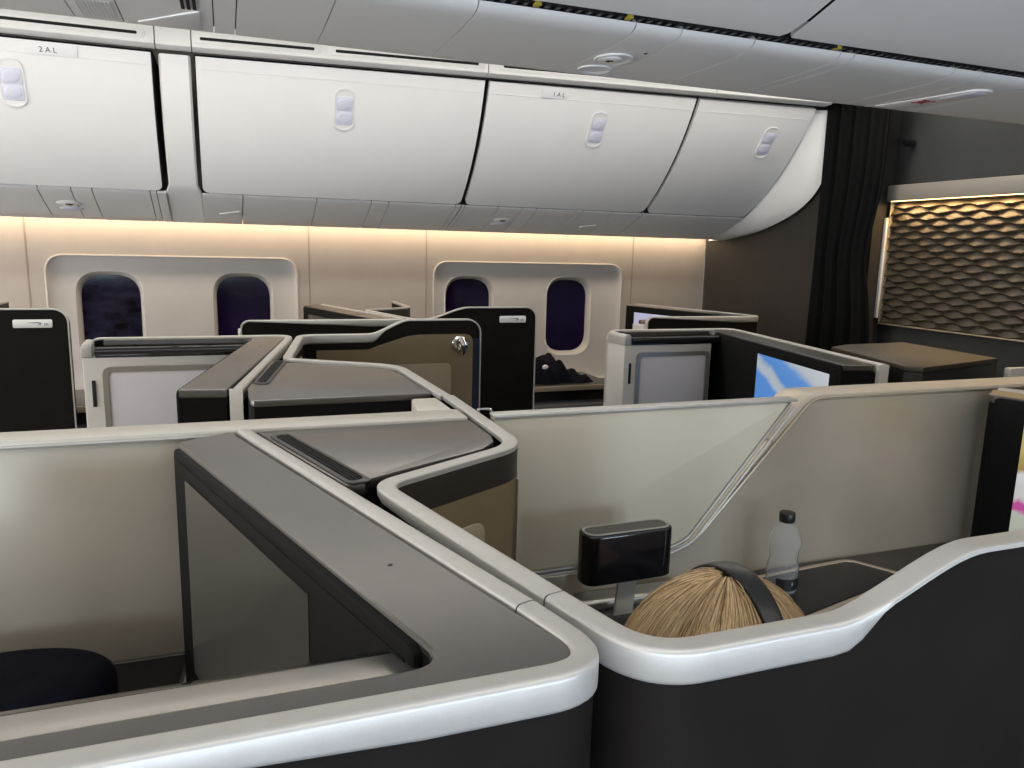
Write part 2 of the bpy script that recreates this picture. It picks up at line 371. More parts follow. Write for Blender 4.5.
def shell(label, rise=(.41, .555), end=.75, start=1.3085, plate=None, hook=False):
    t = thing('seat_shell', label, 'seat shell', (.45, .7, -CZ))
    plan = fillet([(.368, start), (.368, .952), (.152, .825), (.232, .51), (.2585, .4105), (rise[0]-.03, .4105)], [0, .085, .042, .02, .055, 0], seg=14)
    path = [(x, y, ZR) for x, y in plan]
    n = 14
    for k in range(n+1):
        u = k/n; path.append((rise[0]+(rise[1]-rise[0])*u, .4105, ZR+(ZT-ZR)*sstep(u)))
    R = .045
    for k in range(0, 9):
        a = PI/2*k/8; path.append((end-R+R*math.sin(a), .4105, ZT-R+R*math.cos(a)))
    path.append((end, .4105, -CZ))
    hs = []
    for x, y, z in path:
        if y > .45 or x < rise[0]-.02: hs.append(RIM-.018*sstep((y-.75)/.07))
        else: hs.append(RIM-(RIM-.0052)*sstep((x-rise[0]-.005)/.045))
    bm = bmesh.new(); sweep(bm, path, rprof(.0215, RIM, .0045), hs, RIM); obj('silver_trim', bm, M['silver'], t)
    i = min(range(len(path)), key=lambda q: abs(path[q][1]-.522) + (9 if path[q][0] > .3 else 0))
    p = Vector(path[i]); d = (Vector(path[i+1])-p).normalized()
    bm = bmesh.new(); sweep(bm, [p-d*.0006, p+d*.0006], rprof(.0221, RIM+.0006, .0045)); obj('trim_joint', bm, M['gap'], t)
    # dark wall under the trim
    bm = bmesh.new(); wallsweep(bm, [(x, y, ZR-.003) for x, y in plan], .015, -CZ)
    prof = [(x, z-.003) for x, y, z in path[len(plan)-1:]]
    prism(bm, [(prof[0][0], -CZ)] + prof, 'y', .4035, .4185)
    obj('shell_wall', bm, M['dark'], t, True, ang=25)
    # tan lining inside, stopping below a dark band
    def band(off, zz, thick, m, nm, zb=-CZ):
        bm = bmesh.new(); wallsweep(bm, [(x, y, zz) for x, y in plan if not (y < .48)], thick, zb, off)
        top = []
        for x, y, z in path[len(plan)-1:]:
            if z < ZT-.2: continue
            top.append((x, z))
        x0 = .30
        o2 = [(x0, zb), (x0, zz)] + [q for q in top if q[0] > x0+.04]
        o2 = fillet([(x0, zb), (x0, zz), (rise[0]-.0, zz), (rise[0]+.25*(rise[1]-rise[0]), zz+.012), (rise[1]-.01, zz+(ZT-ZR)-.004), (rise[1]+.03, zz+(ZT-ZR)), (end-.028, zz+(ZT-ZR)), (end-.028, zb)], [0, 0, .04, .05, .05, .05, .03, 0], True)
        prism(bm, o2, 'y', .4105+off-thick/2, .4105+off+thick/2, .0012, 1)
        return obj(nm, bm, m, t, True, ang=25)
    band(.0095, -.312, .004, M['tan'], 'lining')
    bm = bmesh.new(); wallsweep(bm, [(x, y, -.272) for x, y in plan if y > .60], .003, -.3115, .0093); obj('dark_band', bm, M['band'], t, True, ang=25)
    # pale pads set in the lining
    bm = bmesh.new(); oprism(bm, rrect(-.02, .115, -.52, -.342, .02), (.190, .830, 0), Vector((.863, .507, 0)), (0, 0, 1), Vector((.507, -.863, 0)), .0105, .0155, .002)
    obj('lining_pad', bm, M['pad'], t)
    bm = bmesh.new(); prism(bm, rrect(.45, end-.10, -.62, -.36, .02), 'y', .4219, .4265, .002); obj('lining_pad', bm, M['pad'], t)
    bm = bmesh.new(); tube(bm, [(.364, .941, -.312), (.364, .941, -CZ)], .0022, 8); obj('edge_strip', bm, M['chrome'], t)
    if hook:
        bm = bmesh.new()
        b2 = bmesh.new(); lathe(b2, [(.006, 0), (.024, 0), (.027, .003), (.026, .007), (.019, .009), (.017, .005), (.006, .005)], (0, 0, 0), 24)
        merge(bm, b2, Matrix.Translation((end-.075, .4225, -.3)) @ Matrix.Rotation(-PI/2, 4, 'X'))
        hk = obj('coat_hook', bm, M['chrome'], t)
        bm = bmesh.new(); tube(bm, [(end-.075, .426, -.290), (end-.073, .442, -.287), (end-.071, .450, -.300), (end-.070, .446, -.318), (end-.069, .438, -.330)], .008, 10, [.009, .009, .0085, .008, .006])
        obj('hook_peg', bm, M['chrome'], hk)
    if hook:
        bm = bmesh.new(); b2 = bmesh.new(); lathe(b2, [(.001, 0), (.0165, 0), (.0165, .003), (.001, .003)], (0, 0, 0), 20); merge(bm, b2, Matrix.Translation((end-.075, .4225, -.3)) @ Matrix.Rotation(-PI/2, 4, 'X')); obj('hook_recess', bm, M['black'], hk)
        bm = bmesh.new(); box(bm, (end-.026, end-.006), (.4186, .4205), (-CZ, -.285), .0005); obj('blue_edge', bm, M['navyband'], t)
    if plate:
        bm = bmesh.new(); x1 = end-.046; prism(bm, rrect(x1-.108, x1, -.283, -.257, .006), 'y', .4035, .4000, .0012); pl = obj('name_plate', bm, M['label'], t)
        # thin ribbon mark and the seat number on the plate
        bm = bmesh.new(); y0 = .3996
        rib = [(-.074, -.2668), (-.040, -.2655), (-.030, -.2672), (-.033, -.2735), (-.046, -.2748), (-.036, -.2722), (-.0345, -.2695), (-.042, -.2682)]
        prism(bm, [(x1+a, b) for a, b in rib], 'y', y0, y0+.0006); obj('ribbon_mark', bm, M['navy'], pl)
        rot = Matrix.Rotation(PI/2, 3, 'X')
        text('seat_number', plate, .0115, (x1-.024, .3994, -.2755), rot, M['ink'], pl)
    return t

# ------------------------------------------------------------------ near centre suites
console('pewter topped console with a switched-off monitor, nearest the camera beside the black pouch')
corner_console('pewter wedge table with long black vent, behind the nearest slanted console')
shell('dark seat shell with silver rim curving around the blond passenger')
P0 = 1.515
XF[0] = lambda x, y: (x+P0, y)
console('console with a lit colourful film screen ahead of the blond passenger', screen='film')
XF[0] = lambda x, y: (x, y)

# far centre suites: mirrored across the dividers
def far(dx):
    return lambda x, y: (x+dx-.058*max(0, (1.135-y))/.725, 2.30-1.145*(y-.41))
XF[0] = far(-.005)
console('far centre console with white cabinet door and bronze-grey top, beyond the nearest divider', left=-.305, start=1.150, drop=True, m0y=1.12, scr=(.039, .391), cheek=True)
corner_console('pewter wedge table with small vent, behind the far centre console', back=1.235)
shell('tan lined seat shell with chrome coat hook, facing us beyond the dividers', rise=(.455, .585), end=.812, start=1.2755, hook=True)
XF[0] = far(P0+.020)
console('far centre console with a lit map screen and white cabinet door', screen='map', left=-.280, start=1.150, drop=True, m0y=1.12, scr=(.039, .391), cheek=True)
XF[0] = lambda x, y: (x, y)

# window suites: the near plan shifted across the far aisle
def win(dx): return lambda x, y: (x+dx, y+2.35)
XF[0] = win(.38)
console('window-side console below the gap between the two window surrounds')
shell('tall dark seat shell with small silver plate, in front of the second window pair', rise=(.30, .475), end=.748, plate='1A')
XF[0] = win(.38-1.605)
shell('tall dark seat shell with small silver plate, at the photo edge by the first window', rise=(.30, .475), end=.748, plate='2A')
XF[0] = win(.38+1.585)
console('window-side console with a small lit screen against the dark front bulkhead', screen='portrait')
XF[0] = lambda x, y: (x, y)

# front end block of the far centre row and the pale panel past it
t = thing('end_table', 'low bronze-brown block table below the curtain, past the map screen', 'side table', (1.8, 1.6, -CZ))
pl = [(1.60, 1.44), (1.625, 1.405), (2.01, 1.50), (2.05, 1.86), (1.79, 1.84), (1.70, 1.80)]
bm = bmesh.new(); prism(bm, pl, 'z', -CZ, -.283, 0); obj('body', bm, M['satinblack'], t, False)
bm = bmesh.new(); prism(bm, pl, 'z', -.2825, -.268, .003); obj('table_top', bm, mat('bronze_brown_top', (.040, .030, .020), .5, .1, noise=.08, nscale=14), t)
bm = bmesh.new(); box(bm, (1.99, 2.34), (1.445, 1.465), (-CZ, -.288), .004); 
tag(obj('partition', bm, M['doorframe'], None), 'short pale grey panel between the bronze block and the front bulkhead', 'panel')

# ------------------------------------------------------------------ dividers between the two centre seats
t = thing('divider_panel', 'cream divider panel with silver lip beside the switched-off monitor', 'divider', (-.6, 1.16, -CZ))
bm = bmesh.new(); box(bm, (-1.3, .352), (1.140, 1.185), (-CZ, -.276)); obj('divider_body', bm, M['creamcap'], t, False)
bm = bmesh.new(); box(bm, (-1.3, -.012), (1.1345, 1.140), (-.598, -.2755), .001); obj('divider_face', bm, M['cream'], t)
bm = bmesh.new(); box(bm, (-1.3, .350), (1.128, 1.192), (-.2755, -.265), .003); obj('divider_cap', bm, M['creamcap'], t)
bm = bmesh.new(); tube(bm, [(-1.3, 1.1285, -.2725), (-.01, 1.1285, -.2725)], .0032, 8); obj('lip', bm, M['silver'], t)

t = thing('sliding_divider', 'pale cream sliding divider with slanted end, behind the black oval box', 'divider', (.7, 1.13, -CZ))
outl = fillet([(.39, -.268), (.985, -.268), (.770, -.510), (.70, -.533), (.39, -.536)], [0, .01, .05, .05, 0], True)
bm = bmesh.new(); prism(bm, outl, 'y', 1.118, 1.138, .002); obj('divider_face', bm, mat('pale_cream_laminate', (.59, .545, .435), .5, .1, noise=.02, nscale=18, bump=.03, bscale=300), t)
bm = bmesh.new(); box(bm, (.39, .985), (1.112, 1.142), (-.2675, -.2615), .002); obj('divider_cap', bm, M['silver'], t)
bm = bmesh.new(); tube(bm, fillet([(.372, 1.15, -.2585), (.400, 1.15, -.2585), (.408, 1.15, -.335)], [0, .016, 0]), .0022, 8); obj('corner_loop', bm, M['chrome'], t)
ed = fillet([(.972, .0, -.270), (.766, .0, -.513), (.70, .0, -.535), (.39, .0, -.540)], [0, .06, .05, 0], seg=10)
for dd, r_ in ((0, .0035), (.013, .0028)):
    bm = bmesh.new(); tube(bm, [(x+dd*.9, 1.1165, z-dd*.55) for x, y, z in ed], r_, 8); obj('slant_trim', bm, M['silver'] if dd else M['framemetal'], t)

t = thing('divider_panel', 'taupe divider panel behind the water bottle', 'divider', (1.3, 1.17, -CZ))
bm = bmesh.new()
o2 = fillet([(.372, -CZ), (2.35, -CZ), (2.35, -.2735), (1.03, -.2735), (.780, -.545), (.372, -.545)], [0, 0, 0, .035, .04, 0], True)
prism(bm, o2, 'y', 1.1435, 1.190, 0); obj('divider_body', bm, M['cream'], t, False)
cap = fillet([(2.35, 1.182, -.268), (1.055, 1.182, -.268), (.99, 1.182, -.300)], [0, .03, 0], seg=8)
bm = bmesh.new(); prism(bm, fillet([(2.35, -.2625), (1.03, -.2625), (.955, -.345), (.968, -.352), (1.045, -.2735), (2.35, -.2735)], [0, .05, 0, 0, .04, 0], True), 'y', 1.143, 1.218, .0015)
obj('divider_cap', bm, mat('warm_beige_cap', (.56, .48, .37), .45, .1, noise=.03, nscale=40), t)
bm = bmesh.new(); tube(bm, fillet([(2.35, 1.1405, -.2685), (1.045, 1.1405, -.2685), (.80, 1.1405, -.528), (.70, 1.1405, -.548), (.39, 1.1405, -.552)], [0, .06, .06, .05, 0], seg=10), .0028, 8); obj('lip', bm, M['gold'], t)

# small cream block that bridges the two dividers behind the shell
bm = bmesh.new(); prism(bm, [(.285, 1.20), (.346, 1.20), (.346, 1.308), (.300, 1.308)], 'z', -CZ, -.268, .004); tag(obj('bridge_block', bm, M['creamcap'], None), 'small cream block between the two wedge tables, under the silver rim', 'panel')

# ------------------------------------------------------------------ counters inside the near suites
bm = bmesh.new(); prism(bm, [(-1.3, .80), (-.01, .80), (-.083, 1.06), (-.076, 1.1335), (-1.3, 1.1335)], 'z', -.622, -.60, .003)
o = obj('side_shelf', bm, M['satinblack']); tag(o, 'dark side shelf under the nearest cream divider', 'shelf')
t = thing('side_counter', 'dark side counter with silver edging, under the water bottle', 'counter', (1.0, 1.0, -CZ))
bm = bmesh.new(); prism(bm, fillet([(.40, 1.142), (.40, .99), (.85, .945), (1.16, .86), (1.43, .86), (1.45, 1.142)], [0, .03, .05, .05, .02, 0], True), 'z', -.625, -.606, .004); obj('counter_top', bm, mat('dark_taupe_laminate', (.055, .047, .040), .4, noise=.05, nscale=20), t)
bm = bmesh.new(); box(bm, (.45, 1.40), (1.0, 1.139), (-CZ, -.626)); obj('counter_body', bm, M['satinblack'], t, False)
bm = bmesh.new(); prism(bm, fillet([(.86, 1.105), (1.158, 1.116), (1.198, 1.042), (1.14, 1.012), (.90, .955)], [.0, .03, .02, .02, 0], True), 'z', -.6058, -.6032, .001); obj('tray_inlay', bm, M['satinblack'], t)
bm = bmesh.new()
edge = fillet([(.80, 1.100, -.602), (1.156, 1.122, -.602), (1.205, 1.037, -.602)], [0, .03, 0])
sweep(bm, edge, rprof(.010, .004, .0015)); 
sweep(bm, [(.88, .942, -.602), (1.06, .985, -.602), (1.165, 1.018, -.602)], rprof(.009, .004, .0015)); obj('tray_edging', bm, mat('champagne_edging', (.60, .52, .43), .3, .7), t)
bm = bmesh.new(); box(bm, (.39, .66), (1.128, 1.1425), (-.606, -.556), .002); obj('kick_panel', bm, M['cream'], t)
bm = bmesh.new(); box(bm, (.45, .76), (1.08, 1.127), (-.606, -.592), .003); obj('counter_step', bm, M['framemetal'], t)
# armrest end with recessed dark top
t = thing('armrest', 'dark oval armrest end with silver rim below the black box', 'armrest', (.56, 1.0, -CZ))
def oval(cx, cy, a, b, n=28): return [(cx+a*math.cos(2*PI*k/n), cy+b*math.sin(2*PI*k/n)) for k in range(n)]
bm = bmesh.new(); prism(bm, oval(.585, 1.005, .095, .052), 'z', -CZ, -.600, .004); obj('armrest_rim', bm, M['framemetal'], t)
bm = bmesh.new(); prism(bm, oval(.585, 1.005, .087, .045), 'z', -.6005, -.5975, .001); obj('armrest_top', bm, M['satinblack'], t)

# ------------------------------------------------------------------ black oval box on its stem
t = thing('reading_lamp', 'glossy black oval box on a pale stem, beside the blond passenger', 'lamp', (.595, 1.035, -.592))
b2 = bmesh.new(); prism(b2, fillet([(-.079, -.024), (.079, -.024), (.079, .024), (-.079, .024)], .0235, True, 10), 'z', -.082, 0, .004, 3)
mt = Matrix.Translation((.578, 1.010, -.431)) @ Matrix.Rotation(math.radians(1), 4, 'Z')
bm = bmesh.new(); merge(bm, b2, mt); obj('lamp_head', bm, M['black'], t)
b2 = bmesh.new(); o1 = fillet([(-.0745, -.0195), (.0745, -.0195), (.0745, .0195), (-.0745, .0195)], .0192, True, 10); o2 = [(a*.955, b*.84) for a, b in o1]
face_holes(b2, o1, [o2], lambda a, b: (a, b, .0012)); bridge(b2, [(a, b, .0012) for a, b in o1], [(a, b, -.001) for a, b in o1]); bridge(b2, [(a, b, .0012) for a, b in o2], [(a, b, -.001) for a, b in o2])
bm = bmesh.new(); merge(bm, b2, mt); obj('top_ring', bm, M['silver'], t)
b2 = bmesh.new(); prism(b2, [(a*.95, b*.82) for a, b in o1], 'z', -.0005, .0006); bm = bmesh.new(); merge(bm, b2, mt); obj('top_inlay', bm, M['pewter'], t)
bm = bmesh.new(); oprism(bm, [(-.017, 0), (.017, 0), (.020, .088), (-.012, .088)], (.594, 1.035, -.592), (1, 0, 0), (0, -.06, .998), (0, 1, .06), -.003, .003, .001); obj('stem', bm, M['amber'], t)

# ------------------------------------------------------------------ water bottle
t = thing('water_bottle', 'small clear plastic water bottle with black cap', 'bottle', (.945, 1.055, -.603))
c = (.925, 1.045, -.6026)
pr = [(.022, 0), (.0295, .003), (.031, .010), (.0305, .016), (.031, .022), (.031, .050), (.0285, .058), (.0272, .067), (.0285, .077), (.0316, .090), (.0312, .101), (.0265, .114), (.0180, .126), (.0130, .131), (.0125, .136)]
pr = [(r*.90, z) for r, z in pr]
inner = [(max(.001, r-.0012), z+(.0015 if i < 2 else 0)) for i, (r, z) in enumerate(pr)]
bm = bmesh.new(); rings = pr + inner[::-1]
lathe(bm, pr + inner[::-1], c, 32); obj('bottle_body', bm, M['bottle'], t, ang=60)
bm = bmesh.new(); lathe(bm, [(.0132, .133), (.0140, .135), (.0140, .148), (.0130, .150), (.004, .1505)], c, 32); obj('cap', bm, M['satinblack'], t)
bm = bmesh.new(); n = 20; v0 = []
for k in range(n+1):
    a = math.radians(-150+150*k/n); v0.append([bm.verts.new((c[0]+.0286*math.cos(a), c[1]+.0286*math.sin(a), c[2]+z)) for z in (.012, .034)])
for a, b in zip(v0, v0[1:]): bm.faces.new((a[0], b[0], b[1], a[1]))
lb = obj('label_band', bm, M['satinblack'], t)
rot = Matrix.Rotation(math.radians(42), 3, 'Z') @ Matrix.Rotation(PI/2, 3, 'X')
text('lettering', 'RBIO', .009, (c[0]-.002, c[1]-.0290, c[2]+.022), Matrix.Rotation(math.radians(20), 3, 'Z') @ Matrix.Rotation(PI/2, 3, 'X'), M['label'], lb)

# ------------------------------------------------------------------ black pouch on the side shelf
t = thing('pouch', 'round black fabric pouch on the shelf under the nearest divider', 'pouch', (-.25, 1.0, -.60))
bm = bmesh.new(); prism(bm, [(-.285+.135*math.cos(2*PI*k/40), 1.0+.085*math.sin(2*PI*k/40)) for k in range(40)], 'z', -.5995, -.525, .026, 5); obj('pouch_body', bm, M['jacket'], t)
bm = bmesh.new(); sweep(bm, fillet([(-.255, .918, -.585), (-.255, .912, -.548), (-.185, .922, -.540), (-.175, .93, -.56)], [0, .012, .012, 0]), rprof(.006, .012, .002)); obj('strap', bm, M['satinblack'], t)

# ------------------------------------------------------------------ window-side counter, folded jacket, seat
def window_counter(x0, x1, label):
    t = thing('window_counter', label, 'counter', ((x0+x1)/2, 3.85, -CZ))
    bm = bmesh.new(); prism(bm, [(x0, 3.66), (x1, 3.66), (x1, 4.06), (x0, 4.06)], 'z', -.745, -.715, .004); obj('counter_top', bm, M['pewter'], t)
    bm = bmesh.new(); box(bm, (x0, x1), (3.652, 3.6595), (-.745, -.717), .002); obj('counter_edge', bm, M['gold'], t)
    bm = bmesh.new(); box(bm, (x0, x1), (3.69, 4.06), (-CZ, -.746), .003); obj('counter_body', bm, M['satinblack'], t)
    bm = bmesh.new(); box(bm, (x0+.02, x1-.02), (3.55, 3.688), (-CZ, -.80), .03, 4); obj('armrest', bm, M['seat'], t)
    return t
window_counter(1.12, 1.97, 'dark counter with pale edge under the second window pair, holding the jacket')
window_counter(-.78, .30, 'dark counter under the first window pair, beyond the white cabinet')
t = thing('jacket', 'dark navy jacket in a heap on the counter under the window', 'jacket', (1.66, 3.85, -.715))
bm = bmesh.new()
N1, N2 = 30, 18
cols = []
for i in range(N1+1):
    row = []
    for j in range(N2+1):
        u, v = i/N1, j/N2
        x = 1.47+.40*u; y = 3.70+.26*v
        e = min(1, 9*u, 7*(1-u))**.6*min(1, 5*v, 5*(1-v))**.6 if 0 < u < 1 and 0 < v < 1 else 0
        h = (.135 if u < .5 else .135-.085*sstep((u-.5)/.2))
        z = -.7145 + e*(h*(.94+.06*math.sin(11*u+4*v)) + .014*math.sin(23*u+9*v)*math.sin(17*v+3+5*u) - .010*abs(math.sin(16*u-11*v)))
        row.append(bm.verts.new((x+.012*math.sin(12*v), y+.012*math.sin(14*u), z)))
    cols.append(row)
for a, b in zip(cols, cols[1:]):
    for j in range(N2): bm.faces.new((a[j], b[j], b[j+1], a[j+1]))
bm.faces.new([cols[0][j] for j in range(N2+1)] + [cols[i][N2] for i in range(1, N1+1)] + [cols[N1][j] for j in range(N2-1, -1, -1)] + [cols[i][0] for i in range(N1-1, 0, -1)])
obj('cloth', bm, M['jacket'], t, True, ang=60)
bm = bmesh.new(); ellipsoid(bm, (1.585, 3.725, -.625), .018, .008, .014); obj('white_tag', bm, M['label'], t)
t = thing('sandal', 'tan shoe with dark straps on the counter beside the dark jacket', 'shoe', (1.42, 3.75, -.715))
bm = bmesh.new(); prism(bm, fillet([(1.27, 3.70), (1.42, 3.70), (1.45, 3.74), (1.42, 3.79), (1.27, 3.78)], .03, True), 'z', -.7145, -.695, .004); obj('sole', bm, M['pad'], t)
bm = bmesh.new()
for x in (1.31, 1.385): tube(bm, [(x, 3.70, -.698), (x+.005, 3.715, -.665), (x+.008, 3.745, -.652), (x+.005, 3.772, -.665), (x, 3.785, -.698)], .009, 8)
obj('strap', bm, M['dark'], t)

# ------------------------------------------------------------------ side wall with window surrounds
YW = 4.10
pan = [(-.790, .338), (1.062, 2.222)]
wins = [(-.531, 'a'), (.075, 'b'), (1.275, 'c'), (1.888, 'd')]
zt, zb_, zw0, zw1 = -.082, -.765, -.598, -.178
def surround(p): return rrect(p[0], p[1], zb_, zt, .085, 10)
bm = bmesh.new()
face_holes(bm, [(-4, -CZ), (2.80, -CZ), (2.80, .90), (-4, .90)], [surround(p) for p in pan], lambda a, b: (a, YW, b))
struct('wall_left', bm, M['sidewall'])
for k, (p, pair) in enumerate(zip(pan, ((0, 1), (2, 3)))):
    bm = bmesh.new(); S = surround(p)
    cx, cz = (p[0]+p[1])/2, (zt+zb_)/2
    S2 = [(cx+(a-cx)*.955, cz+(b-cz)*.90) for a, b in S]
    bridge(bm, [(a, YW, b) for a, b in S], [(a, YW+.016, b) for a, b in S2])
    holes = []
    for q in pair: holes.append(rrect(wins[q][0]-.146, wins[q][0]+.146, zw0-.022, zw1+.022, .115, 12))
    face_holes(bm, S2, holes, lambda a, b: (a, YW+.016, b))
    struct('trim_%d' % (k+1), bm, M['winpanel'], True)
    # bright lip of the surround
    bm = bmesh.new(); L = [(a, YW-.003, b) for a, b in S]; tube(bm, L+[L[0], L[1]], .0055, 8)
    struct('trim_%d' % (k+3), bm, M['winpanel'], True)
for k, (cx, nm) in enumerate(wins):
    O = rrect(cx-.146, cx+.146, zw0-.022, zw1+.022, .115, 12); I = rrect(cx-.128, cx+.128, zw0, zw1, .105, 12)
    Mi = rrect(cx-.134, cx+.134, zw0-.008, zw1+.008, .108, 12)
    bm = bmesh.new()
    bridge(bm, [(a, YW+.015, b) for a, b in O], [(a, YW+.034, b) for a, b in Mi]); bridge(bm, [(a, YW+.034, b) for a, b in Mi], [(a, YW+.062, b) for a, b in I])
    w = obj('window_%d' % (k+1), bm, M['winpanel'], None, True, ang=50); w['kind'] = 'structure'
    bm = bmesh.new(); prism(bm, I, 'y', YW+.058, YW+.066); obj('pane', bm, M['cloudreflectglass' if k == 0 else 'glass'], w, False)
for k, x in enumerate((-.862, .400, 1.020, 2.292)):        # panel joints of the side wall
    bm = bmesh.new(); box(bm, (x-.0035, x+.0035), (YW-.0015, YW+.002), (-.9, .12)); struct('trim_%d' % (k+5), bm, mat('joint_taupe_%d' % k, (.36, .30, .25), .7))

# ------------------------------------------------------------------ overhead lockers
def ytop(x): return 3.29-.085*max(x, -.2)
BB = (3.552, .198)
def bprof(x, s):                                  # s = 0 at the bottom edge, 1 at the top edge
    y1 = ytop(x); y = BB[0]+(y1-BB[0])*s; z = BB[1]+(.688-BB[1])*s
    nrm = Vector((BB[1]-.688, 0, 0)); L = math.hypot(y1-BB[0], .688-BB[1])
    b = .046*4*s*(1-s)*.98
    return y + (BB[1]-.688)/L*b*1.0, z + (y1-BB[0])/L*b*1.0
def bnormal(x, s):
    a, b = bprof(x, s-.01), bprof(x, s+.01); d = Vector((0, b[0]-a[0], b[1]-a[1])).normalized()
    return Vector((0, -d.z, d.y))
def locker(x0, x1, label, latch_x, lid_text=None, text_x=None):
    t = thing('overhead_locker', label, 'locker', ((x0+x1)/2, 3.7, .198))
    bm = bmesh.new(); NX, NS = 24, 22
    S = [0, .006, .014, .025, .04, .06] + [.06+(.94)*k/(NS-6) for k in range(1, NS-5)]
    g = []
    for s in S:
        arc = s*.58; r = .028; ins = r-math.sqrt(max(0, r*r-(r-min(arc, r))**2)) if arc < r else 0
        row = []
        for i in range(NX+1):
            x = x0+.006+ins + (x1-x0-.012-2*ins)*i/NX
            row.append(Vector((x, *bprof(x, s))))
        g.append(row)
    F = [[bm.verts.new(v) for v in row] for row in g]
    B = [[bm.verts.new(v - bnormal(v.x, min(.98, max(.02, s)))*.022) for v in row] for row, s in zip(g, S)]
    for a, b in zip(F, F[1:]):
        for i in range(NX): bm.faces.new((a[i], a[i+1], b[i+1], b[i]))
    for a, b in zip(B, B[1:]):
        for i in range(NX): bm.faces.new((a[i], b[i], b[i+1], a[i+1]))
    ring = lambda G: G[0] + [r[-1] for r in G[1:]] + G[-1][-2::-1] + [r[0] for r in G[-2:0:-1]]
    A_, B_ = ring(F), ring(B)
    for i in range(len(A_)): bm.faces.new((A_[i], A_[(i+1) % len(A_)], B_[(i+1) % len(A_)], B_[i]))
    obj('locker_door', bm, M['bin'], t, True, ang=40)
    # locker box behind the door
    bm = bmesh.new()
    ends = []
    for x in (x0+.001, x1-.001):
        prof = [(3.578, .190)] + [tuple(Vector((x, *bprof(x, q)))-bnormal(x, min(.97, q))*.024)[1:] for q in (.06, .3, .5, .7, .9, 1.)]
        prof += [(prof[-1][0]+.002, .7005), (4.06, .7005), (4.06, .190)]
        ends.append([bm.verts.new((x, y, z)) for y, z in prof])
    for i in range(len(ends[0])): j = (i+1) % len(ends[0]); bm.faces.new((ends[0][i], ends[0][j], ends[1][j], ends[1][i]))
    bm.faces.new(ends[0]); bm.faces.new(ends[1][::-1]); obj('locker_body', bm, M['gap'], t, False)
    # thin seam below the top edge
    bm = bmesh.new(); L = []
    for i in range(NX+1):
        x = x0+.02+(x1-x0-.04)*i/NX; y, z = bprof(x, .925); nn = bnormal(x, .925); L.append(Vector((x, y, z))+nn*.0002)
    sweep(bm, L, rprof(.003, .0018, .0006)); obj('edge_seam', bm, M['psu'], t)
    # latch: recessed pill with two finger pads
    s0 = .735; y, z = bprof(latch_x, s0); nn = bnormal(latch_x, s0); up = Vector((1, 0, 0)).cross(nn); 
    if up.z < 0: up = -up
    O = Vector((latch_x, y, z)); pill = rrect(-.041, .041, -.082, .082, .0408, 9)
    bm = bmesh.new(); b2 = bmesh.new(); inner = [(a*.90, b*.95) for a, b in pill]
    fn = lambda d: (lambda a, b: tuple(O + Vector((1, 0, 0))*a + up*b + nn*d))
    face_holes(b2, pill, [inner], fn(.003)); merge(bm, b2)
    bridge(bm, [fn(.003)(*p) for p in pill], [fn(-.002)(*p) for p in pill]); bridge(bm, [fn(.003)(*p) for p in inner], [fn(.0006)(*p) for p in inner])
    b2 = bmesh.new(); oprism(b2, inner, O, (1, 0, 0), up, nn, -.001, .0008); merge(bm, b2)
    la = obj('latch', bm, M['bin'], t)
    for k in (-.030, .024):
        b2 = bmesh.new(); oprism(b2, rrect(-.034, .034, -.030, .028, .012), O+up*(k+.0), (1, 0, 0), up, nn, .0008, .0035, .002); bm = bmesh.new(); merge(bm, b2)
        rot = Matrix((Vector((1, 0, 0)), up, nn)).transposed().to_4x4()
        ellipsoid(bm, O+up*k+nn*.0035, .029, .023, .0028, 18, 10, rot); obj('finger_pad', bm, M['pads'], la)
    if lid_text:
        y, z = bprof(text_x, .955); nn = bnormal(text_x, .955); up = Vector((1, 0, 0)).cross(nn); up = up if up.z > 0 else -up
        O = Vector((text_x, y, z)); bm = bmesh.new(); oprism(bm, rrect(-.085, .085, -.020, .021, .004), O, (1, 0, 0), up, nn, .0, .0025, .0008); lb = obj('row_label', bm, M['label'], t)
        rot = Matrix((Vector((1, 0, 0)), up, nn)).transposed()
        text('lettering', lid_text, .026, tuple(O + Vector((-.038, 0, 0)) - up*.010 + nn*.0028), rot, M['ink'], lb)
    return t
LG = 'overhead lockers along the window wall'
locker(-1.75, -.232, 'white overhead locker cut off by the photo edge, above the first window', -.70, '2 A L', -.565)
locker(-.088, 1.052, 'widest whole white overhead locker, between filler strip and middle joint', .475)
locker(1.062, 2.035, 'white overhead locker with small row label, above the second window pair', 1.59, '1 A L', 1.385)
locker(2.045, 2.665, 'narrow white overhead locker next to the curved end fairing', 2.48)
# filler strip between the first two lockers
bm = bmesh.new(); g = []
for s in [k/14 for k in range(-1, 15)]:
    row = []
    for x in (-.213, -.205, -.108, -.100):
        if s < 0: y, z = 3.868, .0795
        else: y, z = bprof(x, s)
        row.append(bm.verts.new((x + (.013*(1 if x > -.15 else -1) if s < .05 else 0), y+(.02 if x in (-.213, -.100) else 0), z)))
    g.append(row)
for a, b in zip(g, g[1:]):
    for i in range(3): bm.faces.new((a[i], a[i+1], b[i+1], b[i]))
o = obj('filler_strip', bm, M['bin'], None, True); tag(o, 'narrow white filler strip between two overhead lockers', 'panel')
